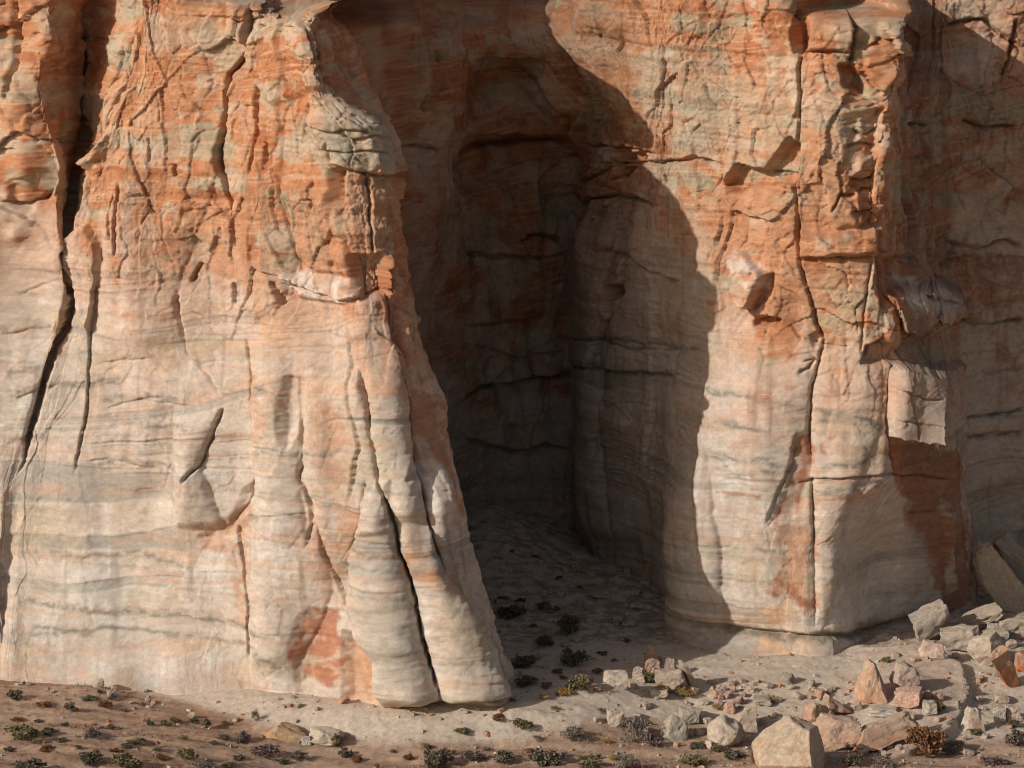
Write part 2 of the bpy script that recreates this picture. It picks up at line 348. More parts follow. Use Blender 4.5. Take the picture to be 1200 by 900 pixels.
CD = [(443,560),(458,600),(468,642),(483,684),(492,735),(503,778),(514,812),(518,836)]
column('L', [(430,560),(428,615),(410,655),(409,712),(423,750),(437,772),(438,800),(446,836)], CD, 1.05, 50)
column('L', CD[1:], [(505,600),(514,652),(530,680),(560,710),(576,740),(590,790),(596,836)], .95, 50)
column('L', [(428,410),(433,470),(435,505),(443,560),(458,620)], [(472,410),(480,470),(484,520),(496,578),(504,620)], .55, 50)
column('L', [(362,420),(360,490),(355,555),(378,610),(395,680)], [(420,420),(434,490),(440,555),(430,610),(409,680)], .5, 50)
column('L', [(296,420),(297,487),(302,533),(300,640)], [(354,420),(358,488),(355,555),(370,640)], .4, 50)
column('L', [(282,600),(295,710),(297,790)], [(374,600),(392,690),(345,790)], .45, 50)
column('L', [(208,470),(205,540),(212,620)], [(266,470),(242,540),(268,620)], .5, 30)
column('L', [(262,90),(258,180),(275,300),(285,380)], [(334,90),(336,200),(350,300),(320,380)], .35, 60)
column('L', [(140,90),(134,200),(118,320),(104,420)], [(262,90),(258,200),(210,330),(215,420)], .45, 80)
column('R', [(830,420),(822,520),(832,620),(846,740)], [(950,420),(948,520),(953,620),(955,740)], .5, 60)
column('R', [(955,400),(950,500),(955,600),(955,738)], [(1036,400),(1032,500),(990,600),(970,738)], .4, 60)
column('R', [(672,236),(668,400),(672,640)], [(722,236),(706,400),(722,640)], .5, 50)
column('R', [(722,236),(706,400),(722,640)], [(772,236),(772,400),(774,640)], .4, 50)
column('R', [(785,520),(782,640),(785,760)], [(838,520),(850,640),(850,760)], .6, 60)
bulge('L', 330, 660, 30, 170, .5, 2.4)
bulge('L', 215, 640, 40, 120, .35, 2.2)
bulge('L', 150, 420, 45, 130, .35, 2.2)
bulge('L', 385, 560, 24, 110, .4, 2.4)
bulge('L', 320, 450, 22, 90, .3, 2.4)
bulge('R', 895, 560, 45, 160, .4, 2.4)
bulge('R', 720, 520, 30, 130, .25, 2.4)
bulge('R', 905, 320, 40, 80, .3, 2.4)
bulge('L', 478, 590, 20, 60, .45, 2.4)
bulge('L', 515, 620, 16, 60, .4, 2.4)
C('L', [(592,818),(560,822),(515,826),(470,832),(436,834)], 5, .7, 1.1, 30, .05)
bulge('L', 514, 575, 15, 36, .45, 3)
C('L', [(574,700),(584,740),(592,780),(594,800)], 2.4, .6, .5, 9)
block('L', [(440,560),(455,560),(450,620),(432,620)], .3, 4)
block('L', [(475,350),(480,420),(462,400),(458,350)], -.5, 3)
block('L', [(475,560),(500,555),(486,520)], -.4, 3)
for (a, b, c_, d_) in [(20,345,70,330),(0,395,60,385),(15,470,70,452),(110,430,180,418),(120,480,200,462),(160,468,240,478),(100,540,190,548),(300,455,345,463),(300,520,350,530),(290,605,370,600)]:
    C('L', [(c_,d_),((a+c_)/2,(b+d_)/2-3),(a,b)], 2, .1, .14, 12)
for (px_, py_, r_) in [(58,55,14),(30,180,18),(25,120,16),(30,210,14)]:
    bulge('L', px_, py_, r_, r_*1.6, .5)
block('L', [(10,215),(40,205),(52,235),(30,250),(12,240)], -.45, 4)
bulge('L', 18, 275, 9, 9, .35)
C('L', [(20,-5),(22,60),(10,120)], 3, .7, .5, 14)
C('L', [(0,235),(30,240),(70,222)][::-1], 2.4, .4, .5, 12)
block('L', [(95,190),(122,160),(118,182),(98,196)], .5, 3)
C('L', [(360,120),(361,160)], 2, .4, .3, 14); C('L', [(320,165),(315,200)], 2, .35, .25, 14); C('L', [(388,165),(392,190)], 1.8, .3, .3, 10)
C('L', [(178,190),(176,160)], 1.6, .25, .2, 10); C('L', [(204,190),(207,208)], 2.4, .4, .35, 10)
C('L', [(135,225),(130,245),(134,280)], 1.6, .25, .2, 12)
# ---- alcove
def arch(pts, w, dep, lip):
    C('B', pts, w, dep, lip, 26, .05)
block('B', [(548,138),(560,118),(556,100),(576,84),(600,76),(622,88),(648,112),(676,150),(660,168),(620,150),(590,146)], -1.2, 26, .3, 1.0)
bulge('B', 640, 118, 34, 20, .9, 2, 40)
bulge('B', 500, 260, 34, 90, .8)
bulge('B', 600, 350, 60, 40, .5)
bulge('B', 570, 480, 50, 60, .6)
bulge('B', 520, 90, 30, 80, .7)
C('B', [(690,184),(664,140),(634,104),(612,84),(588,80)], 6, .4, 1.0, 30)
block('B', [(525,235),(528,205),(548,182),(585,170),(640,165),(668,180),(682,205),(660,240),(600,240),(550,240)], -.8, 24, 0, .9)
C('B', [(684,204),(668,176),(640,162),(585,167),(545,180),(530,196)], 7, .7, 1.2, 34)
block('B', [(640,190),(680,195),(664,245),(642,240)], -.9, 22)
C('B', [(680,296),(620,302),(540,296)], 3, .4, .4, 24)
C('B', [(540,235),(541,300),(532,340)], 3, .4, .5, 20)
C('B', [(660,282),(630,272),(605,282)], 3, .5, .6, 20)
C('B', [(680,440),(610,444),(560,452),(528,476)], 3, .5, .9, 40)
C('B', [(640,370),(590,376),(540,382)], 2, .3, .3, 18)
C('B', [(675,525),(640,520),(600,530),(540,512)], 3, .4, .5, 26)
C('B', [(670,410),(600,418),(540,400)], 2, .2, .25, 16)
C('B', [(492,110),(490,130)], 4, .5, .2, 10); C('B', [(505,60),(507,75)], 3, .4, .2, 10)
C('B', [(540,40),(530,90),(515,160)], 3, .3, .4, 20)
C('B', [(460,110),(462,160),(452,200)], 3, .4, .3, 20)
C('B', [(500,176),(485,168),(470,172)], 3, .5, .5, 14)
C('B', [(480,130),(470,200),(472,300)], 3, .3, .4, 22)
# ---- right flank and buttress
C('R', [(690,182),(640,70),(622,60)], 4, .3, -.4, 22)
block('R', [(628,78),(660,80),(684,130),(680,142),(648,130)], .4, 5)
C('R', [(770,243),(747,231),(720,230),(700,231),(672,236)], 2.4, .6, .6, 24)
C('R', [(722,232),(726,300)], 2.4, .6, .4, 20)
C('R', [(850,196),(810,186),(760,190),(700,192)], 2.6, .5, .7, 18)
block('R', [(720,172),(758,184),(740,190),(718,186)], -.8, 3)
C('R', [(775,182),(738,174),(690,170)], 2.4, .5, .6, 16)
C('R', [(742,194),(715,214)], 2.0, .4, .3, 16)
C('R', [(724,190),(700,205),(682,215)], 2.0, .4, .3, 14)
block('R', [(716,338),(730,332),(738,342),(724,350),(718,366),(714,360)], -1.0, 3)
C('R', [(734,300),(734,340),(718,346),(722,367),(707,397),(697,443)], 2.6, .7, .45, 22)
C('R', [(707,433),(709,450),(716,482)], 1.8, .4, .3, 14)
C('R', [(716,500),(709,515),(710,532)], 2, .4, .3, 12)
C('R', [(800,332),(770,320),(745,300),(700,292)], 2.2, .35, .5, 20)
C('R', [(800,412),(740,408),(700,398),(668,398)], 2, .25, -.3, 14)
C('R', [(800,440),(740,436),(700,432),(668,425)], 2.2, .25, .35, 14)
C('R', [(770,320),(772,420),(768,560)], 2, .25, .3, 14)
C('R', [(660,330),(680,310),(668,290)], 2, .3, .3, 14)
bulge('R', 815, 640, 30, 90, .5); bulge('R', 800, 480, 26, 60, .3)
# upper front
block('R', [(848,216),(864,194),(900,200),(926,162),(936,168),(935,212),(900,214),(862,222)], -.9, 4, 0, .2)
C('R', [(936,205),(900,200),(864,192),(846,220)], 2.2, .4, .9, 24)
C('R', [(936,212),(880,216),(850,228)], 2, .3, -.5, 16)
C('R', [(938,-10),(938,60),(936,150),(935,205),(938,300),(957,380),(965,400),(952,450),(948,505),(953,560)], 2.2, .55, .35, 28)
block('R', [(932,60),(928,40),(936,14),(948,14),(950,40),(945,62)], -.75, 3)
block('R', [(945,10),(990,14),(1002,30),(998,60),(944,58)], .45, 3)
C('R', [(992,18),(1003,32),(999,56),(997,78)], 3, .9, .7, 18)
C('R', [(1000,62),(960,60),(936,62)], 1.8, .4, .35, 12)
block('R', [(985,78),(998,76),(1014,100),(1012,112),(990,102)], -1.0, 3)
block('R', [(1010,58),(1022,42),(1055,50),(1058,85),(1036,110),(1012,85)], .45, 3)
C('R', [(1055,52),(1030,44),(1012,60),(1010,85)], 2, .4, .4, 12)
C('R', [(1036,110),(1012,88)], 2, .5, .4, 12)
block('R', [(984,142),(1034,132),(1034,262),(1012,270),(998,235),(990,190)], -.7, 7, -.5, 0)
for yy, xa, dy in ((152,1000,6),(171,988,-2),(207,995,5),(226,1006,-4),(246,998,3)):
    C('R', [(1034,yy),(1012,yy+dy),(xa,yy+1)], 2, .4, .6, 10)
block('R', [(1005,140),(1030,136),(1032,160),(1008,165)], .3, 3); block('R', [(1008,186),(1032,184),(1032,202),(1004,205)], .35, 3); block('R', [(1000,222),(1030,226),(1026,258),(1008,262)], .3, 3)
C('R', [(1005,230),(985,228),(974,250)], 2, .4, .5, 12)
block('R', [(974,234),(1006,230),(1012,262),(980,268),(972,252)], .25, 3)
block('R', [(939,270),(970,275),(1026,268),(1028,296),(950,300),(938,300)], .5, 3)
C('R', [(1028,300),(985,302),(940,300)], 2.2, .4, .5, 16)
block('R', [(848,300),(872,296),(898,320),(890,345),(880,360),(862,358)], .8, 2, .2, .25)
block('R', [(894,325),(908,322),(905,345),(884,362),(888,345)], -.45, 3)
C('R', [(890,358),(872,362),(858,352),(848,310)], 2.2, .4, .4, 12)
block('R', [(884,372),(895,368),(914,374),(910,380),(884,380)], -.7, 3)
C('R', [(914,378),(898,370),(884,374),(862,362)], 2.0, .3, .8, 22)
C('R', [(1000,408),(960,405),(938,398),(925,380)], 1.8, .25, -.3, 18)
block('R', [(950,395),(962,388),(964,402),(954,408)], -.4, 2.5)
C('R', [(940,425),(954,420),(946,432),(934,438)], 2, .4, .3, 12)
C('R', [(1024,300),(1018,330),(1012,380),(1008,420)], 2.4, .35, -.5, 18)
block('R', [(1030,300),(1062,300),(1058,340),(1036,362),(1026,330)], -.45, 4)
block('R', [(1014,405),(1036,398),(1058,410),(1058,424),(1030,426),(1010,424)], -.6, 3, 0, -.2)
C('R', [(1058,408),(1036,400),(1018,404),(1008,424)], 2.4, .5, .8, 16)
bulge('R', 1082, 350, 30, 28, .35)
C('R', [(1048,425),(1043,470),(1042,500),(1048,560)], 3, .8, .5, 14)
block('R', [(1047,432),(1060,426),(1098,425),(1097,470),(1096,505),(1070,509),(1046,511),(1043,480)], 2.2, 1.6, 1.9, .08, True)
C('R', [(1096,452),(1075,456),(1048,450)], 1.4, .3, .2, 10); C('R', [(1068,428),(1066,470),(1072,506)], 1.2, .25, .15, 8); C('R', [(1097,484),(1046,488)], 1.2, .2, .2, 8)
block('R', [(1099,432),(1122,424),(1122,500),(1100,508)], .35, 3, .1, 0)
block('R', [(1046,345),(1060,332),(1080,326),(1090,345),(1084,366),(1074,388),(1058,384)], 2.6, 2.5, 1.1, -.2, True)
block('R', [(1080,330),(1100,324),(1124,346),(1116,366),(1096,374),(1088,366),(1092,346)], 2.9, 3, .7, .4, True)
C('R', [(1118,346),(1096,340),(1070,336)], 1.6, .4, .3, 8); C('R', [(1096,342),(1090,372)], 1.6, .5, .2, 8)
C('R', [(1122,450),(1122,530),(1128,600)], 2.6, .5, .4, 14)
C('R', [(1122,560),(1060,556),(960,560),(930,566)], 2.0, .3, .3, 14)
C('R', [(1120,600),(1095,594),(1060,600)], 2, .2, .25, 14)
block('R', [(1096,585),(1104,580),(1122,690),(1114,694)], .45, 3)
C('R', [(1124,590),(1136,640),(1146,700)], 2.2, .35, .2, 14)
C('R', [(935,505),(930,540),(912,580),(900,612)], 2.4, .25, .35, 22)
block('R', [(936,508),(952,506),(950,560),(940,600),(905,612),(922,570)], -.18, 4)
C('R', [(953,556),(952,600),(955,640)], 1.6, .3, .2, 14)
# undercut at the foot of the buttress
C('R', [(1130,716),(1060,730),(1000,744),(930,745),(880,740),(838,730),(795,716)], 6, .3, .5, 20, .04)
C('R', [(1130,716),(1060,730),(1000,744),(930,745),(880,740),(838,730)], 9, .22, 0, 20, .04)
# recess wall
C('W', [(1190,20),(1184,60),(1172,92)], 3, .6, .4, 20); C('W', [(1200,60),(1150,22),(1090,30)], 3, .5, .6, 24)
C('W', [(1200,290),(1180,280),(1150,290),(1110,282)], 3, .4, .5, 24); C('W', [(1200,372),(1150,378),(1110,372)], 3, .4, .6, 24)
C('R', [(1095,145),(1080,142),(1062,146)], 3, .6, .6, 16); C('W', [(1190,146),(1160,150),(1130,140)], 3, .6, .6, 16)
C('W', [(1200,480),(1160,486),(1130,490)], 2.4, .2, .3, 16); C('W', [(1200,505),(1130,512)], 2.4, .2, .3, 16)
#FEATURES-END
PX, PY = RAWX, RAWY
print('relief', round(time.time()-T0, 1))

# ------------------------------------------------------------------ albedo of the rock
def lin(r, g, b): return np.array([((c/255+.055)/1.055)**2.4 if c/255 > .04045 else c/255/12.92 for c in (r, g, b)], F32)
def mixc(A, c, m): return A+(np.asarray(c, F32)-A)*m[:, None]
n1 = fbm(x*.35, y*.35, z*.35, 101, 4); n2 = fbm(x*.9, y*.9, z*1.4, 103, 4); n3 = fbm(x*.18, y*.18, z*1.1, 105, 4)
n4 = fbm(x*3.0, y*3.0, z*5.0, 107, 3); vst = fbm(s*1.6, z*.12, y*0, 109, 4)
CREAM = lin(203,189,174); ORANGE = lin(189,132,94); DEEP = lin(166,104,70); GREY = lin(147,145,138); GREEN = lin(176,168,144); PINK = lin(205,179,164); WHITE = lin(220,212,202); TAN = lin(192,166,140); BROWN = lin(120,84,60)
A = np.broadcast_to(CREAM, (len(x), 3)).copy()
A = mixc(A, PINK, .5*sst(-.1, .5, n3+.3*n2))
A = mixc(A, GREEN, .55*sst(.0, .6, fbm(x*.14, y*.14, z*.7, 111, 3)+.25*n2))
A = mixc(A, TAN, .5*sst(.1, .5, fbm(x*.3, y*.3, z*.5, 113, 3)+.2*vst))
A = mixc(A, WHITE, .6*sst(.15, .5, n1))
# grey mineral bands along the cross-bedding
bz = z-.045*x+1.0*fbm(x*.07, y*.07, z*.14, 121, 3)-.10*x*sst(.0, .5, pn(x*.05, y*.05, z*.2, 122))+.12*fbm(x*.5, y*.5, z*1.2, 123, 2)
band = pn(x*.06, y*.06, bz*1.15, 125)+.45*pn(x*.1, y*.1, bz*4.2, 127)
bsel = sst(.12, .30, band)*sst(-.35, .3, pn(x*.12, y*.12, z*.25, 129))
thin = sst(.22, .4, pn(x*.09, y*.09, bz*7.5, 131))*sst(0, .35, pn(x*.1, y*.1, z*.35, 133))
low = 1-sst(-.1, .9, ROUGH)
A = mixc(A, GREY, low*np.clip(.55*bsel+.5*thin, 0, .8))
D -= low*(.07*bsel+.035*thin)
ostr = sst(.2, .45, pn(x*.08+5, y*.08, bz*3.2, 135)+.3*n2)
A = mixc(A, lin(202,160,128), low*.4*ostr)
# orange cap
tong = pn(s*.55, z*.05, y*0, 171)+.6*pn(s*1.5, z*.09, y*0, 173)
oz = (line_o-PY)/90+.55*n1+.35*n2+.9*tong+.25*n3; om = sst(-.75, .75, oz); A = mixc(A, lin(206,166,138), .55*sst(-1.9, -.2, oz)*(1-sst(.0, .6, n3)))
om = np.where(secL, om*sst(-1.6, 1.2, oz+.5), om)
om = np.where(secB, sst(-.2, .4, n1+.2+(320-PY)/500), om); om = np.where(secW, sst(-.1, .35, n1+(380-PY)/700), om)
OC = np.broadcast_to(ORANGE, A.shape).copy()
OC = mixc(OC, DEEP, .8*sst(.0, .6, n2+.3*n3)); OC = mixc(OC, lin(200,152,118), .8*sst(.05, .5, fbm(x*.5, y*.5, z*1.0, 141, 3)))
OC = mixc(OC, GREEN*.92, .8*sst(.08, .4, fbm(x*.28, y*.28, z*.6, 143, 4))); OC = mixc(OC, lin(194,178,156), .75*sst(.16, .42, fbm(x*.4+9, y*.4, z*.6, 145, 4)))
OC = mixc(OC, lin(206,166,136), .7*sst(.1, .35, pn(x*.2, y*.2, bz*8, 147)))
OC = mixc(OC, DEEP, .55*sst(.3, .12, .6*i4+.4*i2)); OC = mixc(OC, lin(204,164,132), .6*sst(.66, .8, .6*i4+.4*i2))
A = A+(OC-A)*om[:, None]
WPX = PX+13*fbm(x*.8, y*.8, z*.8, 151, 5, .62)+3*n4; WPY = PY+13*fbm(x*.8, y*.8, z*1.2, 153, 5, .62)
def paint(sec, poly, c, amt=.9, soft=6, brk=.5):
    soft *= 2.2; brk = min(.85, brk+.25)
    global A
    xs = [p[0] for p in poly]; ys = [p[1] for p in poly]
    m = np.nonzero(SEC[sec] & (WPX > min(xs)-20) & (WPX < max(xs)+20) & (WPY > min(ys)-20) & (WPY < max(ys)+20))[0]
    if not len(m): return
    g = globals(); sx, sy = g['PX'], g['PY']; g['PX'], g['PY'] = WPX, WPY
    d, _, _ = seg_dist(list(poly)+[poly[0]], m); ins = inpoly(poly, WPX[m], WPY[m]); g['PX'], g['PY'] = sx, sy
    k = sst(-.5, .5, np.where(ins, d, -d)/soft)*amt*.9*(1-brk*sst(-.05, .5, n2[m]+.7*vst[m]))
    A[m] = mixc(A[m], c, k)
def stroke(sec, pts, c, w=5, amt=.8, brk=.5):
    global A
    xs = [p[0] for p in pts]; ys = [p[1] for p in pts]
    m = np.nonzero(SEC[sec] & (WPX > min(xs)-30) & (WPX < max(xs)+30) & (WPY > min(ys)-30) & (WPY < max(ys)+30))[0]
    if not len(m): return
    g = globals(); sx, sy = g['PX'], g['PY']; g['PX'], g['PY'] = PX+.4*(WPX-PX), PY+.4*(WPY-PY)
    d, _, al = seg_dist(pts, m); g['PX'], g['PY'] = sx, sy
    k = np.exp(-(d/(w*(.7+.6*n2[m])+.5)**1)**2)*amt*sst(0, .15, al)*sst(1, .85, al)*(1-brk*sst(-.1, .4, n4[m]+n2[m]))
    A[m] = mixc(A[m], c, k)
#PAINT-BEGIN
RED = lin(174,112,80); ORL = lin(192,142,108)
paint('L', [(356,722),(375,713),(394,718),(400,760),(399,806),(352,800),(350,750)], RED, .95, 5, .3)
stroke('L', [(350,775),(400,772)], CREAM, 3, .7)
paint('L', [(404,742),(422,750),(437,775),(437,800),(445,826),(405,822),(402,780)], ORL, .9, 5, .3)
paint('L', [(476,618),(496,612),(500,650),(518,662),(522,690),(500,690),(480,668)], ORL, .9, 5, .4)
paint('L', [(522,672),(548,672),(545,690),(525,694)], ORL, .8, 5, .5)
paint('L', [(404,600),(430,590),(428,640),(410,655),(400,640)], ORL, .8, 5, .4)
paint('L', [(352,560),(378,565),(400,660),(390,690),(370,650)], ORL, .55, 8, .5)
paint('L', [(236,628),(282,600),(300,580),(288,650),(298,720),(290,740),(278,680),(280,640),(240,640)], ORL, .75, 6, .5)
paint('L', [(284,430),(310,440),(320,500),(304,560),(300,500)], ORL, .55, 8, .5)
paint('L', [(372,460),(400,455),(420,520),(410,600),(380,560)], ORL, .6, 10, .5)
paint('L', [(300,345),(335,350),(335,410),(310,400)], lin(208,156,112), .6, 10, .5)
paint('L', [(440,300),(470,300),(492,420),(480,440),(455,380)], RED, .8, 6, .4)
paint('L', [(484,440),(524,475),(530,545),(548,605),(540,610),(500,560),(484,500)], RED, .8, 6, .35)
paint('L', [(405,395),(470,395),(478,470),(440,470),(420,440)], ORL, .55, 8, .6)
paint('L', [(340,205),(392,225),(408,275),(408,322),(372,318),(352,300)], ORL, .9, 4, .3)
paint('L', [(190,255),(280,250),(300,320),(350,325),(330,345),(230,310),(195,300)], ORL, .75, 10, .4)
paint('L', [(330,322),(392,326),(420,345),(398,356),(350,348)], WHITE, .7, 5, .5)
paint('L', [(295,10),(372,0),(372,40),(300,50)], lin(200,184,162), .7, 6, .5)
paint('L', [(367,138),(400,130),(440,140),(462,205),(420,200),(392,190)], lin(184,176,158), .7, 10, .5)
paint('L', [(170,15),(200,15),(222,40),(255,30),(250,60),(215,60),(180,60)], lin(200,180,158), .65, 8, .5)
paint('L', [(395,200),(462,208),(468,300),(410,300)], ORL, .8, 6, .4)
paint('L', [(492,545),(512,545),(530,590),(528,612),(505,612)], WHITE, .9, 5, .2)
for p in [[(0,470),(60,452),(100,448),(145,440)],[(0,440),(50,430)],[(105,470),(180,462),(220,470)],[(130,492),(190,495),(240,500)],[(0,520),(60,510)],[(100,545),(150,538),(230,550)],[(60,455),(150,447)],
          [(0,645),(80,650),(160,648),(240,665)],[(0,738),(60,742),(120,735),(230,745),(330,758)],[(30,730),(120,742)],[(0,700),(120,716),(240,722),(300,735),(350,752)],[(300,760),(345,785)],
          [(300,452),(350,464)],[(300,525),(360,530),(420,528)],[(290,606),(370,600)],[(410,640),(470,650)],[(420,690),(480,700)],[(430,770),(500,760)],[(510,780),(580,770)],[(520,740),(580,730)],[(415,715),(490,705)]]:
    stroke('L', p, lin(136,130,118), 4.5, .75)
paint('L', [(410,690),(490,690),(500,800),(445,810)], lin(178,168,152), .6, 14, .4)
paint('L', [(520,690),(575,710),(588,800),(520,810)], lin(186,174,154), .6, 14, .4)
paint('L', [(0,590),(60,598),(100,640),(0,655)], lin(192,176,146), .5, 16, .4)
# right
for p in [[(820,455),(880,462),(945,478)],[(950,478),(1000,492),(1040,500)],[(950,490),(1040,496)],[(820,530),(900,535),(945,548)],[(955,550),(1040,535)],[(840,490),(900,500)],[(835,545),(940,552)],[(690,395),(770,402),(830,412)],[(668,425),(740,434),(800,440)],[(950,575),(1040,565)],[(880,640),(960,650)]]:
    stroke('R', p, lin(128,124,114), 4.5, .8)
for p in [[(950,563),(1040,558)],[(950,585),(1030,578)],[(840,572),(900,580)]]:
    stroke('R', p, RED, 3.2, .6)
paint('R', [(936,508),(952,506),(950,560),(940,600),(905,612),(922,570)], RED, .9, 5, .4)
paint('R', [(915,612),(952,610),(954,705),(945,715),(920,680)], ORL, .8, 6, .5)
paint('R', [(903,680),(928,676),(950,705),(945,716),(925,700),(905,690)], DEEP, .9, 4, .4)
paint('R', [(962,512),(972,512),(972,526),(962,526)], RED, .85, 4, .3)
paint('R', [(895,458),(912,460),(910,468),(896,466)], ORL, .8, 4, .3)
for q in [(875,480),(838,492),(880,518),(915,510)]:
    paint('R', [(q[0]-14,q[1]-4),(q[0]+14,q[1]-2),(q[0]+14,q[1]+5),(q[0]-14,q[1]+5)], ORL, .5, 6, .5)
paint('R', [(1042,515),(1122,520),(1150,690),(1150,716),(1100,712),(1080,640),(1050,560)], RED, 1.0, 5, -.1)
paint('R', [(1046,430),(1098,424),(1097,508),(1046,511)], lin(204,182,164), .7, 4, .2)
paint('R', [(1062,486),(1078,480),(1084,494),(1066,500)], lin(172,132,112), .7, 4, .2)
paint('R', [(1098,583),(1104,580),(1122,690),(1114,694)], CREAM, .9, 3, .2)
paint('R', [(1028,300),(1062,300),(1058,340),(1030,370)], RED, .8, 5, .4)
paint('R', [(850,225),(938,215),(940,300),(960,380),(900,375),(905,320),(850,300)], ORL, .75, 6, .3)
paint('R', [(940,150),(985,148),(995,240),(1010,268),(940,275)], ORL, .8, 6, .3)
paint('R', [(945,15),(1000,15),(1000,60),(945,60)], ORL, .85, 4, .3)
paint('R', [(745,70),(850,60),(870,130),(800,170),(750,150)], lin(188,174,152), .6, 16, .5)
paint('R', [(790,110),(900,100),(935,150),(900,195),(800,165)], lin(184,170,148), .65, 16, .5)
paint('R', [(890,50),(930,60),(940,130),(900,110)], lin(206,190,166), .7, 6, .5)
paint('R', [(925,110),(985,105),(1000,140),(930,145)], lin(206,190,168), .65, 6, .5)
paint('R', [(640,20),(740,0),(745,60),(690,120),(650,70)], ORL, .6, 10, .4)
paint('R', [(848,300),(872,296),(898,320),(892,335),(862,330)], WHITE, .7, 5, .5)
paint('R', [(1050,325),(1090,322),(1120,345),(1100,370),(1060,352)], WHITE, .8, 5, .4)
paint('R', [(960,320),(1020,312),(1010,400),(965,395)], lin(194,160,128), .6, 10, .4)
paint('R', [(850,380),(930,385),(945,410),(860,415)], lin(206,150,112), .6, 8, .5)
paint('R', [(890,712),(930,708),(935,725),(892,725)], lin(214,164,112), .7, 5, .4)
paint('R', [(895,750),(965,748),(965,768),(895,766)], lin(214,160,112), .6, 6, .5)
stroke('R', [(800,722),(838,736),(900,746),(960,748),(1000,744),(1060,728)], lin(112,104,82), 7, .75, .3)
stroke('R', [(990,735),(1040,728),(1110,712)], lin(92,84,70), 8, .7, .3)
stroke('R', [(1090,190),(1092,260)], DEEP, 10, .5)
paint('W', [(1120,300),(1200,300),(1200,372),(1125,366)], RED, .7, 8, .4)
stroke('W', [(1130,490),(1200,482)], GREY*.6, 5, .8); stroke('W', [(1130,512),(1200,508)], GREY*.6, 5, .7)
stroke('W', [(1130,440),(1200,430)], GREY*.6, 5, .5)
#PAINT-END
# desert-varnish streaks running down the face, shade painted into recessed sections, and grain
A *= (1-.18*sst(.1, .6, vst)*sst(-.2, .3, n1))[:, None]
dk = np.where(secB, .58+.14*sst(330, 120, PY)+.06*sst(640, 672, PX), np.where(secW, .82, np.where(secR, np.where(PX < 900, .62+.33*sst(690, 800, PX)*sst(900, 830, PX)+.45*sst(830, 900, PX), 1-.28*sst(1045, 1075, PX)), 1.0))); gm = A.mean(1, keepdims=True); ds = np.where(secB, .08, np.where(secW, .2, np.where(secR & (PX > 1060), .2, 0.0)))[:, None]; A = mixc(A, TAN, .12*sst(.1, .5, vst))  # dk, ds: shade painted into the albedo of alcove, recess and buttress flanks
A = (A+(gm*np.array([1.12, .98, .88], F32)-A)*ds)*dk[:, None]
lam = pn(x*.25, y*.25, bz*16, 161)*sst(-.2, .4, pn(x*.2, y*.2, z*.5, 163)); spk = fbm(x*7, y*7, z*8, 165, 2)
A *= (1+.15*n4+.10*fine+.10*n2+.15*lam+.08*spk-.16*sst(.35, .7, vst+.3*spk))[:, None]
A = np.clip(A, .02, .8)
print('albedo', round(time.time()-T0, 1))

# ------------------------------------------------------------------ materials
def mat_attr(name, bump=.5, scale=6.0, dist=.06, rough=.93):
    m = bpy.data.materials.new(name); m.use_nodes = True; t = m.node_tree; n = t.nodes; l = t.links
    b = n['Principled BSDF']; b.inputs['Roughness'].default_value = rough; b.inputs['Specular IOR Level'].default_value = .15
    at = n.new('ShaderNodeAttribute'); at.attribute_name = 'albedo'
    tc = n.new('ShaderNodeTexCoord')
    def noise(sc, det=4, rg=.6):
        k = n.new('ShaderNodeTexNoise'); k.inputs['Scale'].default_value = sc; k.inputs['Detail'].default_value = det; k.inputs['Roughness'].default_value = rg
        l.new(tc.outputs['Object'], k.inputs['Vector']); return k
    a = noise(scale, 5, .7)
    mr = n.new('ShaderNodeMapRange'); mr.inputs[1].default_value = .3; mr.inputs[2].default_value = .7; mr.inputs[3].default_value = .86; mr.inputs[4].default_value = 1.12
    l.new(a.outputs['Fac'], mr.inputs[0])
    mx = n.new('ShaderNodeMix'); mx.data_type = 'RGBA'; mx.blend_type = 'MULTIPLY'; mx.inputs[0].default_value = 1
    cb = n.new('ShaderNodeCombineColor')
    for k in range(3): l.new(mr.outputs[0], cb.inputs[k])
    l.new(at.outputs['Color'], mx.inputs[6]); l.new(cb.outputs[0], mx.inputs[7]); l.new(mx.outputs[2], b.inputs['Base Color'])
    c = noise(scale*1.3, 8, .72)
    bp = n.new('ShaderNodeBump'); bp.inputs['Strength'].default_value = bump; bp.inputs['Distance'].default_value = dist
    l.new(c.outputs['Fac'], bp.inputs['Height']); l.new(bp.outputs['Normal'], b.inputs['Normal'])
    return m
M_ROCK = mat_attr('sandstone', .8, 14.0, .06)
M_GROUND = mat_attr('desert_soil', .8, 10.0, .06)
M_BOULDER = mat_attr('boulder_stone', 1.0, 9.0, .08)
def mat_leaf(name, cols):
    m = bpy.data.materials.new(name); m.use_nodes = True; t = m.node_tree; n = t.nodes; l = t.links
    b = n['Principled BSDF']; b.inputs['Roughness'].default_value = .8; b.inputs['Specular IOR Level'].default_value = .2
    g = n.new('ShaderNodeNewGeometry'); r = n.new('ShaderNodeValToRGB')
    r.color_ramp.elements[0].color = (*cols[0], 1); r.color_ramp.elements[1].color = (*cols[2], 1)
    e = r.color_ramp.elements.new(.5); e.color = (*cols[1], 1)
    l.new(g.outputs['Random Per Island'], r.inputs[0]); l.new(r.outputs[0], b.inputs['Base Color'])
    return m

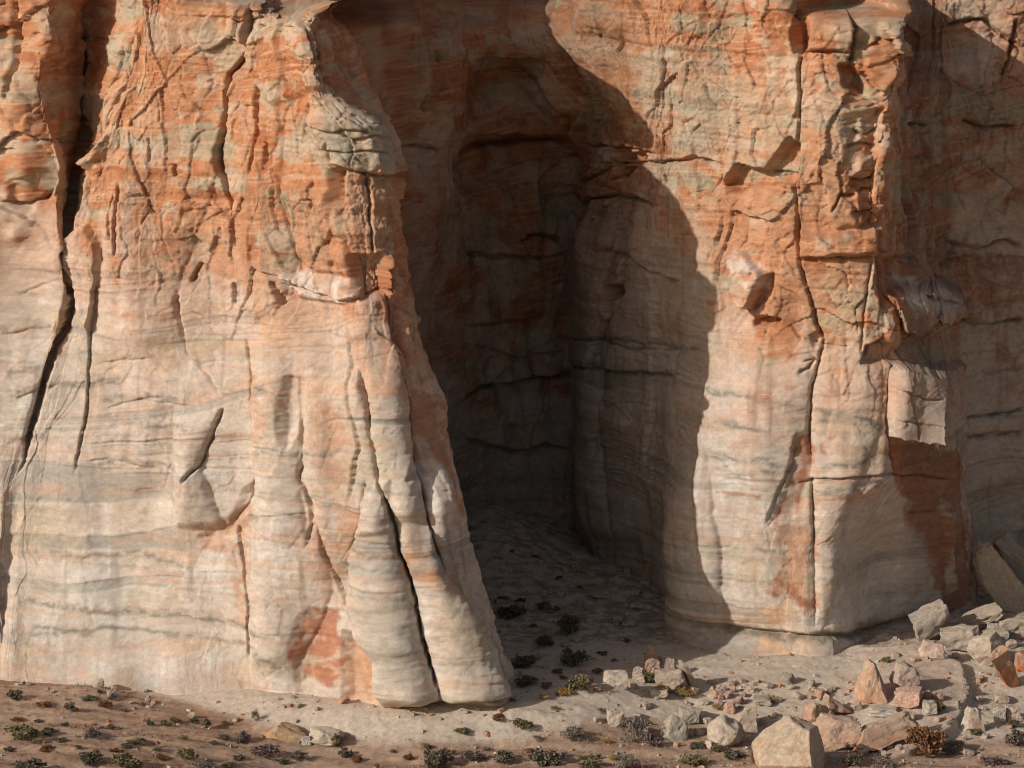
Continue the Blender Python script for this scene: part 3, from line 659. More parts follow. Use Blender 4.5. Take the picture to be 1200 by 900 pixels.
# ------------------------------------------------------------------ mesh helpers
def tag(o, label=None, cat=None, group=None, kind=None):
    if label: o['label'] = label
    if cat: o['category'] = cat
    if group: o['group'] = group
    if kind: o['kind'] = kind
    return o
def grid_mesh(name, P, C, nu, nv, mat, flip=False):
    me = bpy.data.meshes.new(name); me.vertices.add(len(P)); me.vertices.foreach_set('co', np.ascontiguousarray(P, F32).ravel())
    i = np.arange(nu-1)[:, None]*nv+np.arange(nv-1)[None, :]
    q = np.stack([i, i+nv, i+nv+1, i+1], -1).reshape(-1, 4)
    if flip: q = q[:, ::-1]
    me.loops.add(q.size); me.loops.foreach_set('vertex_index', np.ascontiguousarray(q, np.int32).ravel())
    me.polygons.add(len(q)); me.polygons.foreach_set('loop_start', np.arange(0, q.size, 4, dtype=np.int32))
    me.update(calc_edges=True)
    at = me.attributes.new('albedo', 'FLOAT_COLOR', 'POINT'); c4 = np.ones((len(P), 4), F32); c4[:, :3] = C; at.data.foreach_set('color', c4.ravel())
    me.polygons.foreach_set('use_smooth', np.ones(len(q), bool)); me.materials.append(mat); me.validate()
    o = bpy.data.objects.new(name, me); COL.objects.link(o); return o

# final cliff points, with the plateau swept back behind the rim
Dg = D.reshape(ns, nz); fadetop = sst(42, 33, BZ)
P0 = np.stack([BX+NX*Dg*fadetop, BY+NY*Dg*fadetop-DYF.reshape(ns, nz), BZ], -1)
caps = []
for k, (t, dz) in enumerate([(.08,.6),(.25,1.2),(.6,1.8),(1,2.2)]):
    q = P0[:, -1].copy(); q[:, 1] = q[:, 1]*(1-t)+90*t; q[:, 2] += dz; caps.append(q[:, None])
P0 = np.concatenate([P0]+caps, 1); AG = A.reshape(ns, nz, 3); AG = np.concatenate([AG]+[AG[:, -1:]]*4, 1)
nzz = P0.shape[1]
iL = int((starts[I_FLANK]+starts[I_FLANK-1])//2); iB = int(starts[I_CORNER]); iW = int(starts[I_RECESS-1])
PXG = np.concatenate([RAWX.reshape(ns, nz)]+[RAWX.reshape(ns, nz)[:, -1:]]*4, 1); PYG = np.concatenate([RAWY.reshape(ns, nz)]+[RAWY.reshape(ns, nz)[:, -1:]-999]*4, 1)
def sub_mesh(name, P, C, quads, parent=None, label=None):
    used, inv = np.unique(quads, return_inverse=True); q = inv.reshape(-1, 4)
    me = bpy.data.meshes.new(name); me.vertices.add(len(used)); me.vertices.foreach_set('co', np.ascontiguousarray(P[used], F32).ravel())
    me.loops.add(q.size); me.loops.foreach_set('vertex_index', np.ascontiguousarray(q, np.int32).ravel())
    me.polygons.add(len(q)); me.polygons.foreach_set('loop_start', np.arange(0, q.size, 4, dtype=np.int32)); me.update(calc_edges=True)
    at = me.attributes.new('albedo', 'FLOAT_COLOR', 'POINT'); c4 = np.ones((len(used), 4), F32); c4[:, :3] = C[used]; at.data.foreach_set('color', c4.ravel())
    me.polygons.foreach_set('use_smooth', np.ones(len(q), bool)); me.materials.append(M_ROCK)
    o = bpy.data.objects.new(name, me); COL.objects.link(o)
    if parent: o.parent = parent
    if label: o['label'] = label
    return o
def cliff(name, a, b, label, cat, parts=()):
    nu = b+1-a; P = P0[a:b+1].reshape(-1, 3); C = AG[a:b+1].reshape(-1, 3); px = PXG[a:b+1].ravel(); py = PYG[a:b+1].ravel()
    i = np.arange(nu-1)[:, None]*nzz+np.arange(nzz-1)[None, :]
    q = np.stack([i, i+nzz, i+nzz+1, i+1], -1).reshape(-1, 4); left_over = np.ones(len(q), bool); got = []
    fx = px[q].mean(1); fy = py[q].mean(1)
    for pname, plabel, poly in parts:
        m = inpoly(poly, fx, fy) & left_over; left_over &= ~m; got.append((pname, plabel, q[m]))
    o = tag(sub_mesh(name, P, C, q[left_over]), label, cat, kind='thing')
    for pname, plabel, qq in got:
        if len(qq): sub_mesh(pname, P, C, qq, o, plabel)
    return o
LB = cliff('cliff_buttress', 0, iL, 'tall fluted cliff buttress of cream and orange sandstone, sunlit, left of the dark alcove', 'cliff buttress', [
 ('column', 'bulging grey cream column between two dark joints', [(430,560),(428,615),(410,655),(409,712),(423,750),(437,772),(438,800),(446,836)]+CD[::-1]),
 ('column', 'outermost rounded column with orange patches', CD+[(596,836),(592,800),(578,740),(562,710),(530,680),(514,652),(503,612),(500,597),(484,520),(458,598)]),
 ('pinnacle', 'white weathered pinnacle at the edge', [(492,545),(512,541),(530,590),(528,612),(507,612)]),
 ('ledge', 'grey green layered ledge', [(367,138),(400,130),(440,140),(462,205),(420,200),(392,190)]),
 ('ledge', 'white crumbling ledge', [(330,322),(392,326),(420,345),(398,356),(350,348)]),
 ('alcove', 'shallow arched red scar', [(352,722),(375,711),(396,718),(402,760),(400,808),(350,802)]),
 ('crevice', 'deep shadowed cleft', [(100,-10),(140,-10),(134,40),(112,120),(97,200),(84,260),(78,260),(90,200),(94,120),(94,60)]),
 ('apron', 'smooth pale bedrock foot', [(200,822),(300,836),(400,846),(446,838),(520,836),(600,836),(640,900),(0,930),(-20,800),(100,800)])])
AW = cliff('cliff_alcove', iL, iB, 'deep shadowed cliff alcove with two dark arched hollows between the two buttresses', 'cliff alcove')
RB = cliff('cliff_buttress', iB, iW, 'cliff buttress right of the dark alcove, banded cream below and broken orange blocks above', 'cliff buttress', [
 ('block', 'pale square block standing out of the shaded flank', [(1047,432),(1060,426),(1098,425),(1097,470),(1096,505),(1070,509),(1046,511),(1043,480)]),
 ('nose', 'blunt orange nose above the pale block', [(1046,345),(1060,332),(1080,326),(1090,345),(1084,366),(1074,388),(1058,384)]),
 ('ledge', 'white fractured ledge', [(1080,330),(1100,324),(1124,346),(1116,366),(1096,374),(1088,366),(1092,346)]),
 ('flake', 'orange and white flake standing off the face', [(848,300),(872,296),(898,320),(890,345),(880,360),(862,358)]),
 ('slab', 'square orange slab near the rim', [(945,10),(990,14),(1002,30),(998,60),(944,58)]),
 ('stain', 'rusty red run', [(936,508),(952,506),(952,700),(925,700),(922,612),(905,612),(922,570)]),
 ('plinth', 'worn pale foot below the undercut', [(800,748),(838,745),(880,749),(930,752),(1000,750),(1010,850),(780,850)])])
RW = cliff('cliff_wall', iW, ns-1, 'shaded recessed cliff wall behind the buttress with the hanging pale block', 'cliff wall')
print('cliff', round(time.time()-T0, 1))
def surf_Y(px, py):
    """front-most cliff depth under a photo pixel (for parts set onto the face)"""
    m = (np.abs(RAWX-px) < 1.5) & (np.abs(RAWY-py) < 1.5); yy = (y+ny*D)[m]
    return float(yy.min()) if len(yy) else 0.0

# ------------------------------------------------------------------ ground
def gpl(px, py): q = unp(px, py, 0); d = q-CAM; t = -CAM[2]/d[2]; return (CAM+d*t)[:2]
SHELF = [gpl(a, b) for a, b in [(950,772),(1010,765),(1085,768),(1128,778),(1139,796),(1132,815),(1108,836),(1070,852),(1030,866),(1000,872),(975,850),(960,810)]]
def poly_sd(poly, gx, gy):
    best = np.full(gx.shape, 1e9); n = len(poly)
    for i in range(n):
        a, b = poly[i], poly[(i+1) % n]; dx, dy = b[0]-a[0], b[1]-a[1]; L2 = dx*dx+dy*dy
        t = np.clip(((gx-a[0])*dx+(gy-a[1])*dy)/L2, 0, 1); best = np.minimum(best, np.hypot(gx-a[0]-t*dx, gy-a[1]-t*dy))
    return np.where(inpoly(poly, gx, gy), best, -best)
def gnd(gx, gy, fine=True):
    gx = np.asarray(gx, F32); gy = np.asarray(gy, F32); o = np.zeros_like(gx)
    y0 = np.interp(gx, [-9, 2, 7, 10, 16], [-6, -6.5, -4.5, -1.5, -1.0])
    t = np.clip(gy-y0, 0, 26); rise = .165*(t-1.2*(1-np.exp(-t/1.2)))
    side = sst(-14, -7, gx)
    h = .035*t*side+2.3*np.exp(-((gx+1.5)/4.5)**2-((gy-15)/8.0)**2)+.5*np.exp(-((gx-6)/3.0)**2-((gy-8)/5.0)**2)*sst(0, 6, t)
    yc = np.interp(gx, [-40, -24, -16, -12, -8, -4, 0, 3, 8, 16, 24, 40], [-6.4, -7.2, -8.0, -9.2, -10.7, -11.6, -11.2, -9, -3.6, -3.4, -1, 0])
    wd = np.interp(gx, [-24, -16, -10, 0, 4, 8, 16, 26], [1.6, 2.6, 3.6, 2.8, 6, 8, 9, 9])
    h = h-np.interp(gx, [-26, -19, -13, -9, 40], [-.75, -.42, .5, 1.12, 1.12])*sst(.1, 1, (yc-gy)/wd)-.10*np.maximum(0, np.minimum(yc-gy, .2*wd))
    near = sst(60, 30, np.abs(gx))*sst(-60, -28, gy)
    h = h+near*(.22*fbm(gx*.12, gy*.2, o, 201, 3)+.05*fbm(gx*.6, gy*.9, o, 205, 2))
    tr = pn(gx*.10, gy*.75+.25*pn(gx*.2, gy*.2, o, 209), o, 207)
    h = h+near*.10*np.tanh(5*tr)*sst(-9.5, -13, gy)
    # worn rock shelf with a broken edge
    wobs = .22*fbm(gx*.9, gy*.9, o, 211, 3)
    sd = poly_sd(SHELF, gx+wobs, gy+1.5*wobs); h = h+.42*sst(-.05, .18, sd)*sst(15.0, 18.5, gx)
    rub = sst(-5, 1, gy)*sst(-10, -6, gx)*near; h = h+rub*(.16*fbm(gx*.7, gy*.7, o, 215, 4)+.05*ridge(gx*2.5, gy*2.5, o, 217, 2))
    if fine: h = h+near*.03*fbm(gx*2.2, gy*2.2, o, 213, 3)
    return h
def axis(lo, hi, step, far, n): 
    c = np.arange(lo, hi, step); e = np.geomspace(step, far, n)
    return np.concatenate([(lo-e[::-1]), c, (hi+e)])
gxv = axis(-28, 28.5, .07, 4000, 40); gyv = axis(-24, 20, .085, 4000, 40)
GX, GY = [a.ravel().astype(F32) for a in np.meshgrid(gxv, gyv, indexing='ij')]
GZ = gnd(GX, GY)
o0 = np.zeros_like(GX)
gpx, gpy = proj(GX, np.maximum(GY, -140), GZ)
SAND = lin(200,184,166); RSOIL = lin(166,136,114); DARKS = lin(140,108,86); STONE = lin(178,158,138)
g1 = fbm(GX*.25, GY*.5, o0, 221, 4); g2 = fbm(GX*1.1, GY*1.8, o0, 223, 4); g3 = fbm(GX*5, GY*5, o0, 225, 3); g4 = fbm(GX*.12, GY*1.3, o0, 227, 3)
G = np.broadcast_to(SAND, (len(GX), 3)).copy()
G = mixc(G, lin(206,190,168), .6*sst(0, .5, g1))
bx = np.interp(gpx, [-200, 0, 110, 165, 215, 300, 420, 600, 700, 820, 900, 1000, 1130, 1300], [786, 788, 792, 806, 822, 846, 868, 868, 845, 846, 870, 880, 872, 850])
rs = sst(-7, 7, gpy-bx+5*g1+4*g2)
rs = np.where(GY > -2, .0, rs)
G = mixc(G, RSOIL, rs*(.8+.2*g1))
G = mixc(G, lin(190,158,128), rs*.7*sst(.0, .45, g2))
G = mixc(G, DARKS, (.12+.55*rs)*sst(.1, .5, g4+.35*g2))
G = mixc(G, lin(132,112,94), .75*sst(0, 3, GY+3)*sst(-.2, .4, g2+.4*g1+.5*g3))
shelfm = sst(-.05, .2, poly_sd(SHELF, GX, GY))*sst(15, 18.5, GX); G = mixc(G, lin(190,168,150), .8*shelfm)
g6 = fbm(GX*2.4, GY*3.2, o0, 229, 4, .65)
G = mixc(G, lin(120,94,76), (.15+.45*rs)*sst(.15, .6, g6))
G *= (1+.22*g3+.12*g2+.12*g6)[:, None]; G = np.clip(G, .02, .75)
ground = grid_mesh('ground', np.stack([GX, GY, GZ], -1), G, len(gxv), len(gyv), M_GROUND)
tag(ground, 'pale sand and reddish desert soil with low terraces at the foot of the cliff', 'ground', kind='structure')
def ghit(px, py):
    zz = 0.0
    for _ in range(12):
        q = unp(px, py, 0); d = q-CAM; t = (zz-CAM[2])/d[2]; p = CAM+d*t; zz = float(gnd([p[0]], [p[1]])[0])
    return Vector((p[0], p[1], zz))
print('ground', round(time.time()-T0, 1))

# ------------------------------------------------------------------ rocks
ICO = {}
def ico(sub):
    if sub not in ICO:
        bm = bmesh.new(); bmesh.ops.create_icosphere(bm, subdivisions=sub, radius=1.0)
        ICO[sub] = (np.array([v.co for v in bm.verts]), [[v.index for v in f.verts] for f in bm.faces], np.array([[v.index for v in e.verts] for e in bm.edges])); bm.free()
    return ICO[sub]
def rock_pts(rng, sub, cuts, size, ragged=.02, bias=()):
    """angular rock: a ball cut by flat planes, its edges worn; bias = [(normal, offset)] cuts given by hand"""
    P, Fc, E = ico(sub); P = P*1.35
    pl = [(np.array(n, float)/np.linalg.norm(n)+rng.normal(size=3)*.09, d*rng.uniform(.92, 1.06)) for n, d in bias]
    pl = [(n/np.linalg.norm(n), d) for n, d in pl]
    for k in range(cuts+7):
        n = rng.normal(size=3); n /= np.linalg.norm(n); pl.append((n, rng.uniform(.68, .98) if k < cuts else rng.uniform(.84, 1.08)))
    for lst in (pl, pl[::-1], pl):
        for n, d in lst:
            k = P@n-d; P = P-np.where(k > 0, k, 0)[:, None]*n
    for _ in range(1):
        acc = np.zeros_like(P); c = np.zeros(len(P)); np.add.at(acc, E[:, 0], P[E[:, 1]]); np.add.at(acc, E[:, 1], P[E[:, 0]]); np.add.at(c, E.ravel(), 1); P = P*.5+acc/c[:, None]*.5
    Q = (P+rng.uniform(0, 50)).astype(F32); a_, b_, c_ = Q[:, 0], Q[:, 1], Q[:, 2]
    nrm = P/np.linalg.norm(P, axis=1)[:, None]
    dd = 1.6*ragged*fbm(a_*1.6, b_*1.6, c_*1.6, 5, 3)+.6*ragged*fbm(a_*6, b_*6, c_*9, 15, 3)-1.2*ragged*sst(.55, .9, ridge(a_*1.3, b_*1.3, c_*1.3, 25, 1))
    P = P+nrm*dd[:, None]
    return P*np.array(size), Fc
BOXY = [((1,0,0),.72),((-1,0,0),.72),((0,1,0),.72),((0,-1,0),.72),((0,0,1),.72),((0,0,-1),.72)]
def mk(name, P, Fc, Cc, mat, parent=None, smooth=False):
    me = bpy.data.meshes.new(name); me.from_pydata([tuple(p) for p in P], [], Fc); me.update()
    at = me.attributes.new('albedo', 'FLOAT_COLOR', 'POINT'); c4 = np.ones((len(P), 4), F32); c4[:, :3] = Cc; at.data.foreach_set('color', c4.ravel())
    me.materials.append(mat); me.polygons.foreach_set('use_smooth', np.full(len(Fc), smooth, bool))
    o = bpy.data.objects.new(name, me); COL.objects.link(o)
    if parent: o.parent = parent
    return o
def rock_col(P, base, rng, second=None, amt=.6):
    Q = (P*1.0+rng.uniform(0, 90)).astype(F32); n_ = fbm(Q[:, 0]*1.6, Q[:, 1]*1.6, Q[:, 2]*3.0, 7, 4)
    C_ = np.broadcast_to(np.asarray(base, F32), (len(P), 3)).copy()
    if second is not None: C_ = mixc(C_, second, amt*sst(-.1, .35, n_))
    bd = pn(Q[:, 0]*.5, Q[:, 1]*.5, Q[:, 2]*5+Q[:, 0]*.8, 19); C_ = mixc(C_, TAN if second is None else PALE, .5*sst(.0, .4, bd)); C_ = mixc(C_, lin(140,120,104), .45*sst(.1, .5, n_+bd*.6)); n5 = fbm(Q[:, 0]*7, Q[:, 1]*7, Q[:, 2]*9, 17, 3); C_ = mixc(C_, lin(184,166,148), .45*sst(.2, .8, P[:, 2]/(np.abs(P[:, 2]).max()+1e-6))); C_ *= (1+.24*n_+.28*n5)[:, None]; return np.clip(C_, .02, .75)
PALE = lin(190,172,153); ORG = lin(188,142,112); REDR = lin(172,118,92); GRYR = lin(160,151,140); WHT = lin(200,187,171); PNK = lin(188,162,146)
def boulder(name, px, py, w, h, label, base, second=None, seed=1, bias=BOXY, cuts=5, depth=.9, rot=(0,0,0), cat='boulder', group=None, sub=4, sink=.12, ragged=.065, lift=0):
    """px, py = middle of the foot in the photo; w, h = size in photo px"""
    rng = np.random.default_rng(seed); g = ghit(px, py); k = np.linalg.norm(np.array(g)-CAM)/FPX
    W, H = w*k/1.5, h*k/1.5
    P, Fc = rock_pts(rng, sub, cuts, (W, W*depth, H), ragged, bias)
    Mx = Matrix.Rotation(R_(rot[2]), 3, 'Z') @ Matrix.Rotation(R_(rot[1]), 3, 'Y') @ Matrix.Rotation(R_(rot[0]), 3, 'X')
    P = P @ np.array(Mx).T
    lo = P[:, 2].min(); P[:, 2] -= lo+sink*h*k
    o = mk(name, P, Fc, rock_col(P, base, rng, second), M_BOULDER); o.location = g+Vector((0, W*depth*.5, lift)); o.location.z = float(gnd([o.location.x], [o.location.y])[0])+lift
    return tag(o, label, cat, group)
#ROCKS-BEGIN
BT = lambda *n: [((a, b, c), d) for a, b, c, d in n]
SLAB = [((1,0,0),.8),((-1,0,0),.8),((0,1,0),.32),((0,-1,0),.32),((0,0,1),.8),((0,0,-1),.8)]
FLAT = [((1,0,0),.8),((-1,0,0),.75),((0,1,0),.8),((0,-1,0),.8),((0,0,1),.7),((0,0,-1),.7)]
WEDGE = [((1,0,.3),.6),((-1,0,.2),.7),((0,1,.2),.7),((0,-1,.3),.6),((.2,0,1),.66),((0,0,-1),.7)]
SPIRE = [((1,0,.42),.5),((-1,0,.3),.55),((0,-1,.35),.5),((0,1,.3),.55),((.3,0,1),.62),((0,0,-1),.7)]
PILE = 'boulders heaped in the shadow edge below the right buttress'
FALL = 'fallen blocks below the right buttress'
GREYS = 'grey slabs piled at the foot of the shaded buttress flank'
# the heap at the edge of the shadow
boulder('boulder', 764, 788, 19, 17, 'rounded orange boulder under the upright orange shard of the shadow-edge heap', ORG, PALE, 11, group=PILE)
boulder('boulder', 763, 781, 16, 21, 'upright orange shard on top of the heap at the shadow edge', ORG, REDR, 12, SPIRE, 3, .6, group=PILE, lift=.25)
boulder('boulder', 748, 796, 14, 13, 'small white boulder at the foot of the heap, beside the olive shrub', WHT, None, 13, group=PILE)
boulder('boulder', 786, 791, 17, 25, 'grey brown pointed boulder behind the leaning slab of the heap', PNK, REDR, 14, SPIRE, 3, .7, group=PILE)
boulder('boulder', 785, 807, 31, 19, 'pale orange flat-topped block at the front of the shadow-edge heap', PALE, ORG, 15, BOXY, 4, group=PILE)
boulder('boulder', 808, 811, 15, 39, 'thin pale slab leaning steeply against the heap, casting a pointed shadow', PALE, TAN, 16, [((1,0,0),.36),((-1,0,0),.36),((0,1,0),.8),((0,-1,0),.7),((.6,0,1),.8),((0,0,-1),.8)], 2, 1.0, (0,-24,18), cat='rock slab', group=PILE)
boulder('boulder', 788, 829, 27, 20, 'arched pale slab propped in front of the yellow brush', PALE, GRYR, 17, FLAT, 4, .7, (0,-26,0), cat='rock slab', group=FALL)
boulder('boulder', 773, 837, 20, 11, 'low white stone just left of the arched pale slab', WHT, PALE, 18, FLAT, 3, group=FALL)
boulder('boulder', 722, 838, 27, 15, 'white squarish boulder capping the little two-stone pillar', WHT, PALE, 19, BOXY, 4, .8, group=FALL, lift=.62)
boulder('boulder', 722, 852, 20, 22, 'white lower stone of the little two-stone pillar beside the grey shrub', WHT, PALE, 20, BOXY, 3, .8, group=FALL)
boulder('boulder', 792, 867, 31, 29, 'grey green boulder with a dark hollow side, among the fallen blocks', lin(170,168,154), PALE, 21, WEDGE, 4, .8, (0,10,20), group=FALL)
boulder('boulder', 809, 849, 25, 17, 'dark grey boulder sunk in sand behind the grey green one', lin(160,154,140), None, 22, BOXY, 6, group=FALL)
boulder('boulder', 856, 845, 13, 14, 'small rosy boulder beside the yellowish tuft', lin(206,160,142), None, 23, group=FALL)
boulder('boulder', 876, 858, 32, 27, 'tan wedge-shaped boulder with a brown shaded right face', PALE, TAN, 24, [((1,0,.15),.5),((-1,0,.7),.5),((0,-1,.3),.6),((0,1,0),.7),((0,0,-1),.7)], 3, .8, group=FALL)
boulder('boulder', 855, 873, 29, 27, 'pale rounded boulder between the tan wedge and the shrubs', lin(196,180,160), WHT, 25, [], 12, 1.0, group=FALL, ragged=.05)
boulder('boulder', 930, 861, 24, 18, 'cream block touching the pink-topped boulder on its left', WHT, PALE, 26, BOXY, 4, group=FALL)
boulder('boulder', 893, 831, 19, 9, 'small flat grey green stone on the pale sand', lin(160,160,142), None, 27, FLAT, 3, group=FALL)
boulder('boulder', 915, 880, 27, 26, 'rusty red block leaning behind the big pale foreground boulder', REDR, ORG, 28, BOXY, 3, .8, (0,-8,10), group=FALL)
boulder('boulder', 930, 912, 70, 58, 'largest pale boulder at the bottom edge, with an orange right side', lin(214,190,162), lin(210,168,130), 29, [((.9,-.1,.2),.6),((-.75,-.2,.8),.6),((-.05,-1,.7),.5),((.1,.9,.1),.7),((0,0,-1),.8),((.5,0,.9),.72)], 4, .9, (0,0,-12), group=FALL, ragged=.02, sub=5)
boulder('boulder', 957, 857, 30, 27, 'pinkish block with a cream left face beside the cream block', lin(206,150,118), PALE, 30, BOXY, 3, .9, (0,18,30), group=FALL)
boulder('boulder', 976, 846, 31, 22, 'dark brown wedge with a thin white lit edge behind the orange pink block', lin(168,120,92), WHT, 31, [((.75,0,.6),.45),((-1,0,.1),.55),((0,-1,.2),.6),((0,1,.2),.7),((0,0,-1),.7)], 2, .8, (0,0,20), group=FALL)
boulder('boulder', 988, 878, 45, 38, 'big orange pink block with a flat top between the pale giant and the long slab', lin(192,150,124), lin(198,164,138), 32, [((1,0,.05),.72),((-1,-.2,0),.75),((0,-1,.5),.55),((0,1,.2),.8),((.2,0,1),.6),((0,0,-1),.7)], 3, .9, (0,0,8), group=FALL, sub=5)
boulder('boulder', 1040, 877, 64, 30, 'long low orange slab lying along the edge of the rock shelf', lin(188,146,118), PNK, 33, [((1,0,.2),.85),((-1,0,.5),.8),((0,-1,.6),.42),((0,1,0),.6),((0,0,1),.5),((0,0,-1),.6)], 3, .55, (0,-14,16), cat='rock slab', group=FALL)
boulder('boulder', 1025, 827, 31, 41, 'orange wedge-shaped boulder with a smooth lit face on the rock shelf', lin(200,150,116), PALE, 34, [((1,.1,.3),.42),((-.8,-.5,.4),.55),((.15,-1,.25),.5),((0,1,.2),.6),((.35,0,1),.8),((0,0,-1),.8)], 2, .8, (0,0,-12), group=FALL)
boulder('boulder', 1063, 816, 29, 30, 'grey pink angular boulder standing behind the pink box-shaped one', PNK, GRYR, 35, BOXY, 5, .9, (0,30,20), group=FALL)
boulder('boulder', 1065, 834, 31, 21, 'pink box-shaped boulder with a shaded right end on the rock shelf', lin(214,168,146), None, 36, BOXY, 0, .8, (0,0,-12), group=FALL)
boulder('boulder', 1181, 815, 27, 58, 'long rust-orange slab leaning down against a pale boulder near the right edge', lin(182,124,86), lin(166,110,76), 37, [((1,0,0),.5),((-1,0,0),.5),((0,-1,0),.4),((0,1,0),.45),((0,0,1),.9),((0,0,-1),.9)], 2, .9, (14,-30,14), cat='rock slab', group=FALL)
boulder('boulder', 1160, 783, 37, 32, 'pale rounded boulder behind the leaning rust-orange slab', lin(188,176,160), None, 38, [], 12, .9, (0,-20,0), group=FALL, ragged=.06)
boulder('boulder', 1202, 790, 24, 24, 'red boulder half out of the picture beyond the rust-orange slab', lin(190,112,76), None, 39, group=FALL)
boulder('boulder', 1142, 858, 28, 33, 'pale pointed boulder with an orange patch, right of the rock shelf', WHT, ORG, 40, SPIRE, 3, .7, (0,0,15), group=FALL)
boulder('boulder', 1172, 847, 15, 19, 'small cream stone left of its pale neighbour near the right edge', WHT, PALE, 41, group=FALL)
boulder('boulder', 1187, 845, 18, 16, 'small pale stone against the grey purple shrub near the right edge', PALE, GRYR, 42, group=FALL)
# grey slabs in the shade of the flank
boulder('boulder', 1090, 752, 42, 29, 'dark grey tilted slab, leftmost of the grey pile below the buttress flank', GRYR, lin(150,144,134), 43, FLAT, 4, .8, (10,-22,10), cat='rock slab', group=GREYS)
boulder('boulder', 1126, 765, 44, 28, 'rounded pinkish grey boulder in the middle of the grey pile', lin(184,170,156), PNK, 44, FLAT, 7, .8, (0,-6,0), group=GREYS)
boulder('boulder', 1150, 742, 42, 20, 'tan flat slab lying highest on the grey pile', lin(188,172,146), GRYR, 45, [((0,0,1),.3),((0,0,-1),.3),((1,0,0),.85),((-1,0,0),.8),((0,-1,0),.7),((0,1,0),.7)], 3, .8, (8,-16,0), cat='rock slab', group=GREYS, lift=.35)
boulder('boulder', 1165, 747, 13, 16, 'small striped grey block under the tan flat slab', lin(178,172,160), None, 46, group=GREYS)
boulder('boulder', 1166, 754, 30, 14, 'small flat grey slab at the right end of the grey pile', GRYR, TAN, 47, FLAT, 3, .8, (0,-10,0), cat='rock slab', group=GREYS)
boulder('boulder', 1094, 771, 28, 20, 'pink pale broken block at the front foot of the grey pile', lin(206,180,164), None, 48, WEDGE, 4, .8, group=GREYS)
boulder('boulder', 1190, 742, 34, 22, 'pale boulder behind the tan slab at the right edge', lin(194,178,158), None, 49, FLAT, 5, group=GREYS)
boulder('boulder', 1136, 748, 20, 18, 'grey stone wedged behind the rounded middle boulder of the grey pile', lin(174,168,158), None, 50, group=GREYS)
# the split, leaf-shaped boulder
LEAF = [((0,-1,0),.7),((0,1,0),.7),((1,0,.2),.9)]
boulder('boulder', 1176, 719, 26, 60, 'grey leaf-shaped slab standing on its point, front half of the split boulder', lin(168,156,142), lin(146,138,128), 51, LEAF, 2, .8, (0,-34,0), cat='rock slab', sub=5)
boulder('boulder', 1190, 704, 26, 54, 'grey curved slab, rear half of the split boulder by the recessed wall', lin(160,148,136), lin(140,132,124), 52, LEAF, 2, .8, (0,-38,0), cat='rock slab', lift=.5)
# left
boulder('boulder', 333, 868, 40, 22, 'tan rounded boulder tapering to a dark right end, on the reddish flat', lin(200,160,112), lin(150,136,112), 53, [((.55,0,.8),.45),((-.8,0,.5),.6),((0,-1,.4),.5),((0,0,-1),.6)], 5, .7)
boulder('boulder', 359, 874, 11, 11, 'tiny pale grey block between the tan boulder and the white flat rock', lin(190,190,186), None, 54, BOXY, 1)
boulder('boulder', 381, 873, 36, 18, 'white flat rock beside the olive shrub on the pale apron', lin(206,192,172), WHT, 55, FLAT, 6, .8)
boulder('boulder', 225, 841, 8, 6, 'very small white stone on the reddish flat under the apron', WHT, None, 56)
boulder('boulder', 703, 702, 22, 9, 'pale splintered slab at the top of the shaded alcove floor slope', lin(196,180,160), None, 57, FLAT, 4)
boulder('boulder', 1003, 817, 13, 8, 'small tan stone alone on the pale sand left of the orange wedge', lin(196,150,110), None, 58)
boulder('boulder', 879, 814, 9, 9, 'tiny white stone with a dark shadow on the pale sand', WHT, None, 59)
boulder('boulder', 1035, 848, 30, 11, 'flat grey ledge stone behind the long orange slab', lin(190,186,172), PALE, 60, FLAT, 3)
boulder('boulder', 1090, 838, 17, 15, 'small grey broken stone behind the pink box-shaped boulder', lin(176,170,156), None, 61)
rngs = np.random.default_rng(77)
for k, (px, py, w, h) in enumerate([(835,812,6,6),(842,818,7,6),(848,810,6,5),(853,822,8,7),(860,815,6,6),(866,826,9,8),(845,826,6,5),(838,822,5,4),(872,820,6,5)]):
    boulder('stone', px, py, w, h, 'small purplish stone in the scatter left of the tan wedge', lin(164,128,120), PNK, 100+k, [], 7, 1, cat='stone', group='purplish stones scattered on the pale sand', sub=3)
for k, (px, py, w, h) in enumerate([(748,846,9,6),(760,858,8,6),(700,852,9,6),(757,843,10,7),(830,850,12,8),(905,852,10,7),(940,870,9,8),(978,893,13,9),(1012,886,10,7),(1100,820,9,7),(1120,846,10,7),(1155,866,9,6),(1050,768,8,6),(1072,776,8,5),(1120,772,8,6),(1195,846,10,7),(1150,800,7,5),(1185,760,12,9),(1176,752,9,7),(826,838,9,6),(742,830,8,6),(820,862,9,7)]):
    boulder('stone', px, py, w, h, 'small pale angular stone among the fallen blocks', PALE, GRYR, 130+k, BOXY, 5, 1, (0,0,float(rngs.uniform(0,90))), cat='stone', group='small pale stones among the fallen blocks', sub=3)
rd = np.random.default_rng(5)
for k in range(115):
    px = float(np.clip(rd.normal(960, 130), 690, 1205)); py = float(rd.uniform(800, 893)); w = float(rd.uniform(5, 8)+8*rd.uniform()**4)
    boulder('stone', px, py, w, w*float(rd.uniform(.5, .9)), 'small broken stone strewn around the fallen blocks', [PALE, ORG, GRYR, PNK, PALE][k % 5], None, 300+k, BOXY if k % 2 else FLAT, 4, .9, (0, float(rd.uniform(-25, 25)), float(rd.uniform(0, 90))), cat='stone', group='broken stones around the fallen blocks', sub=3)
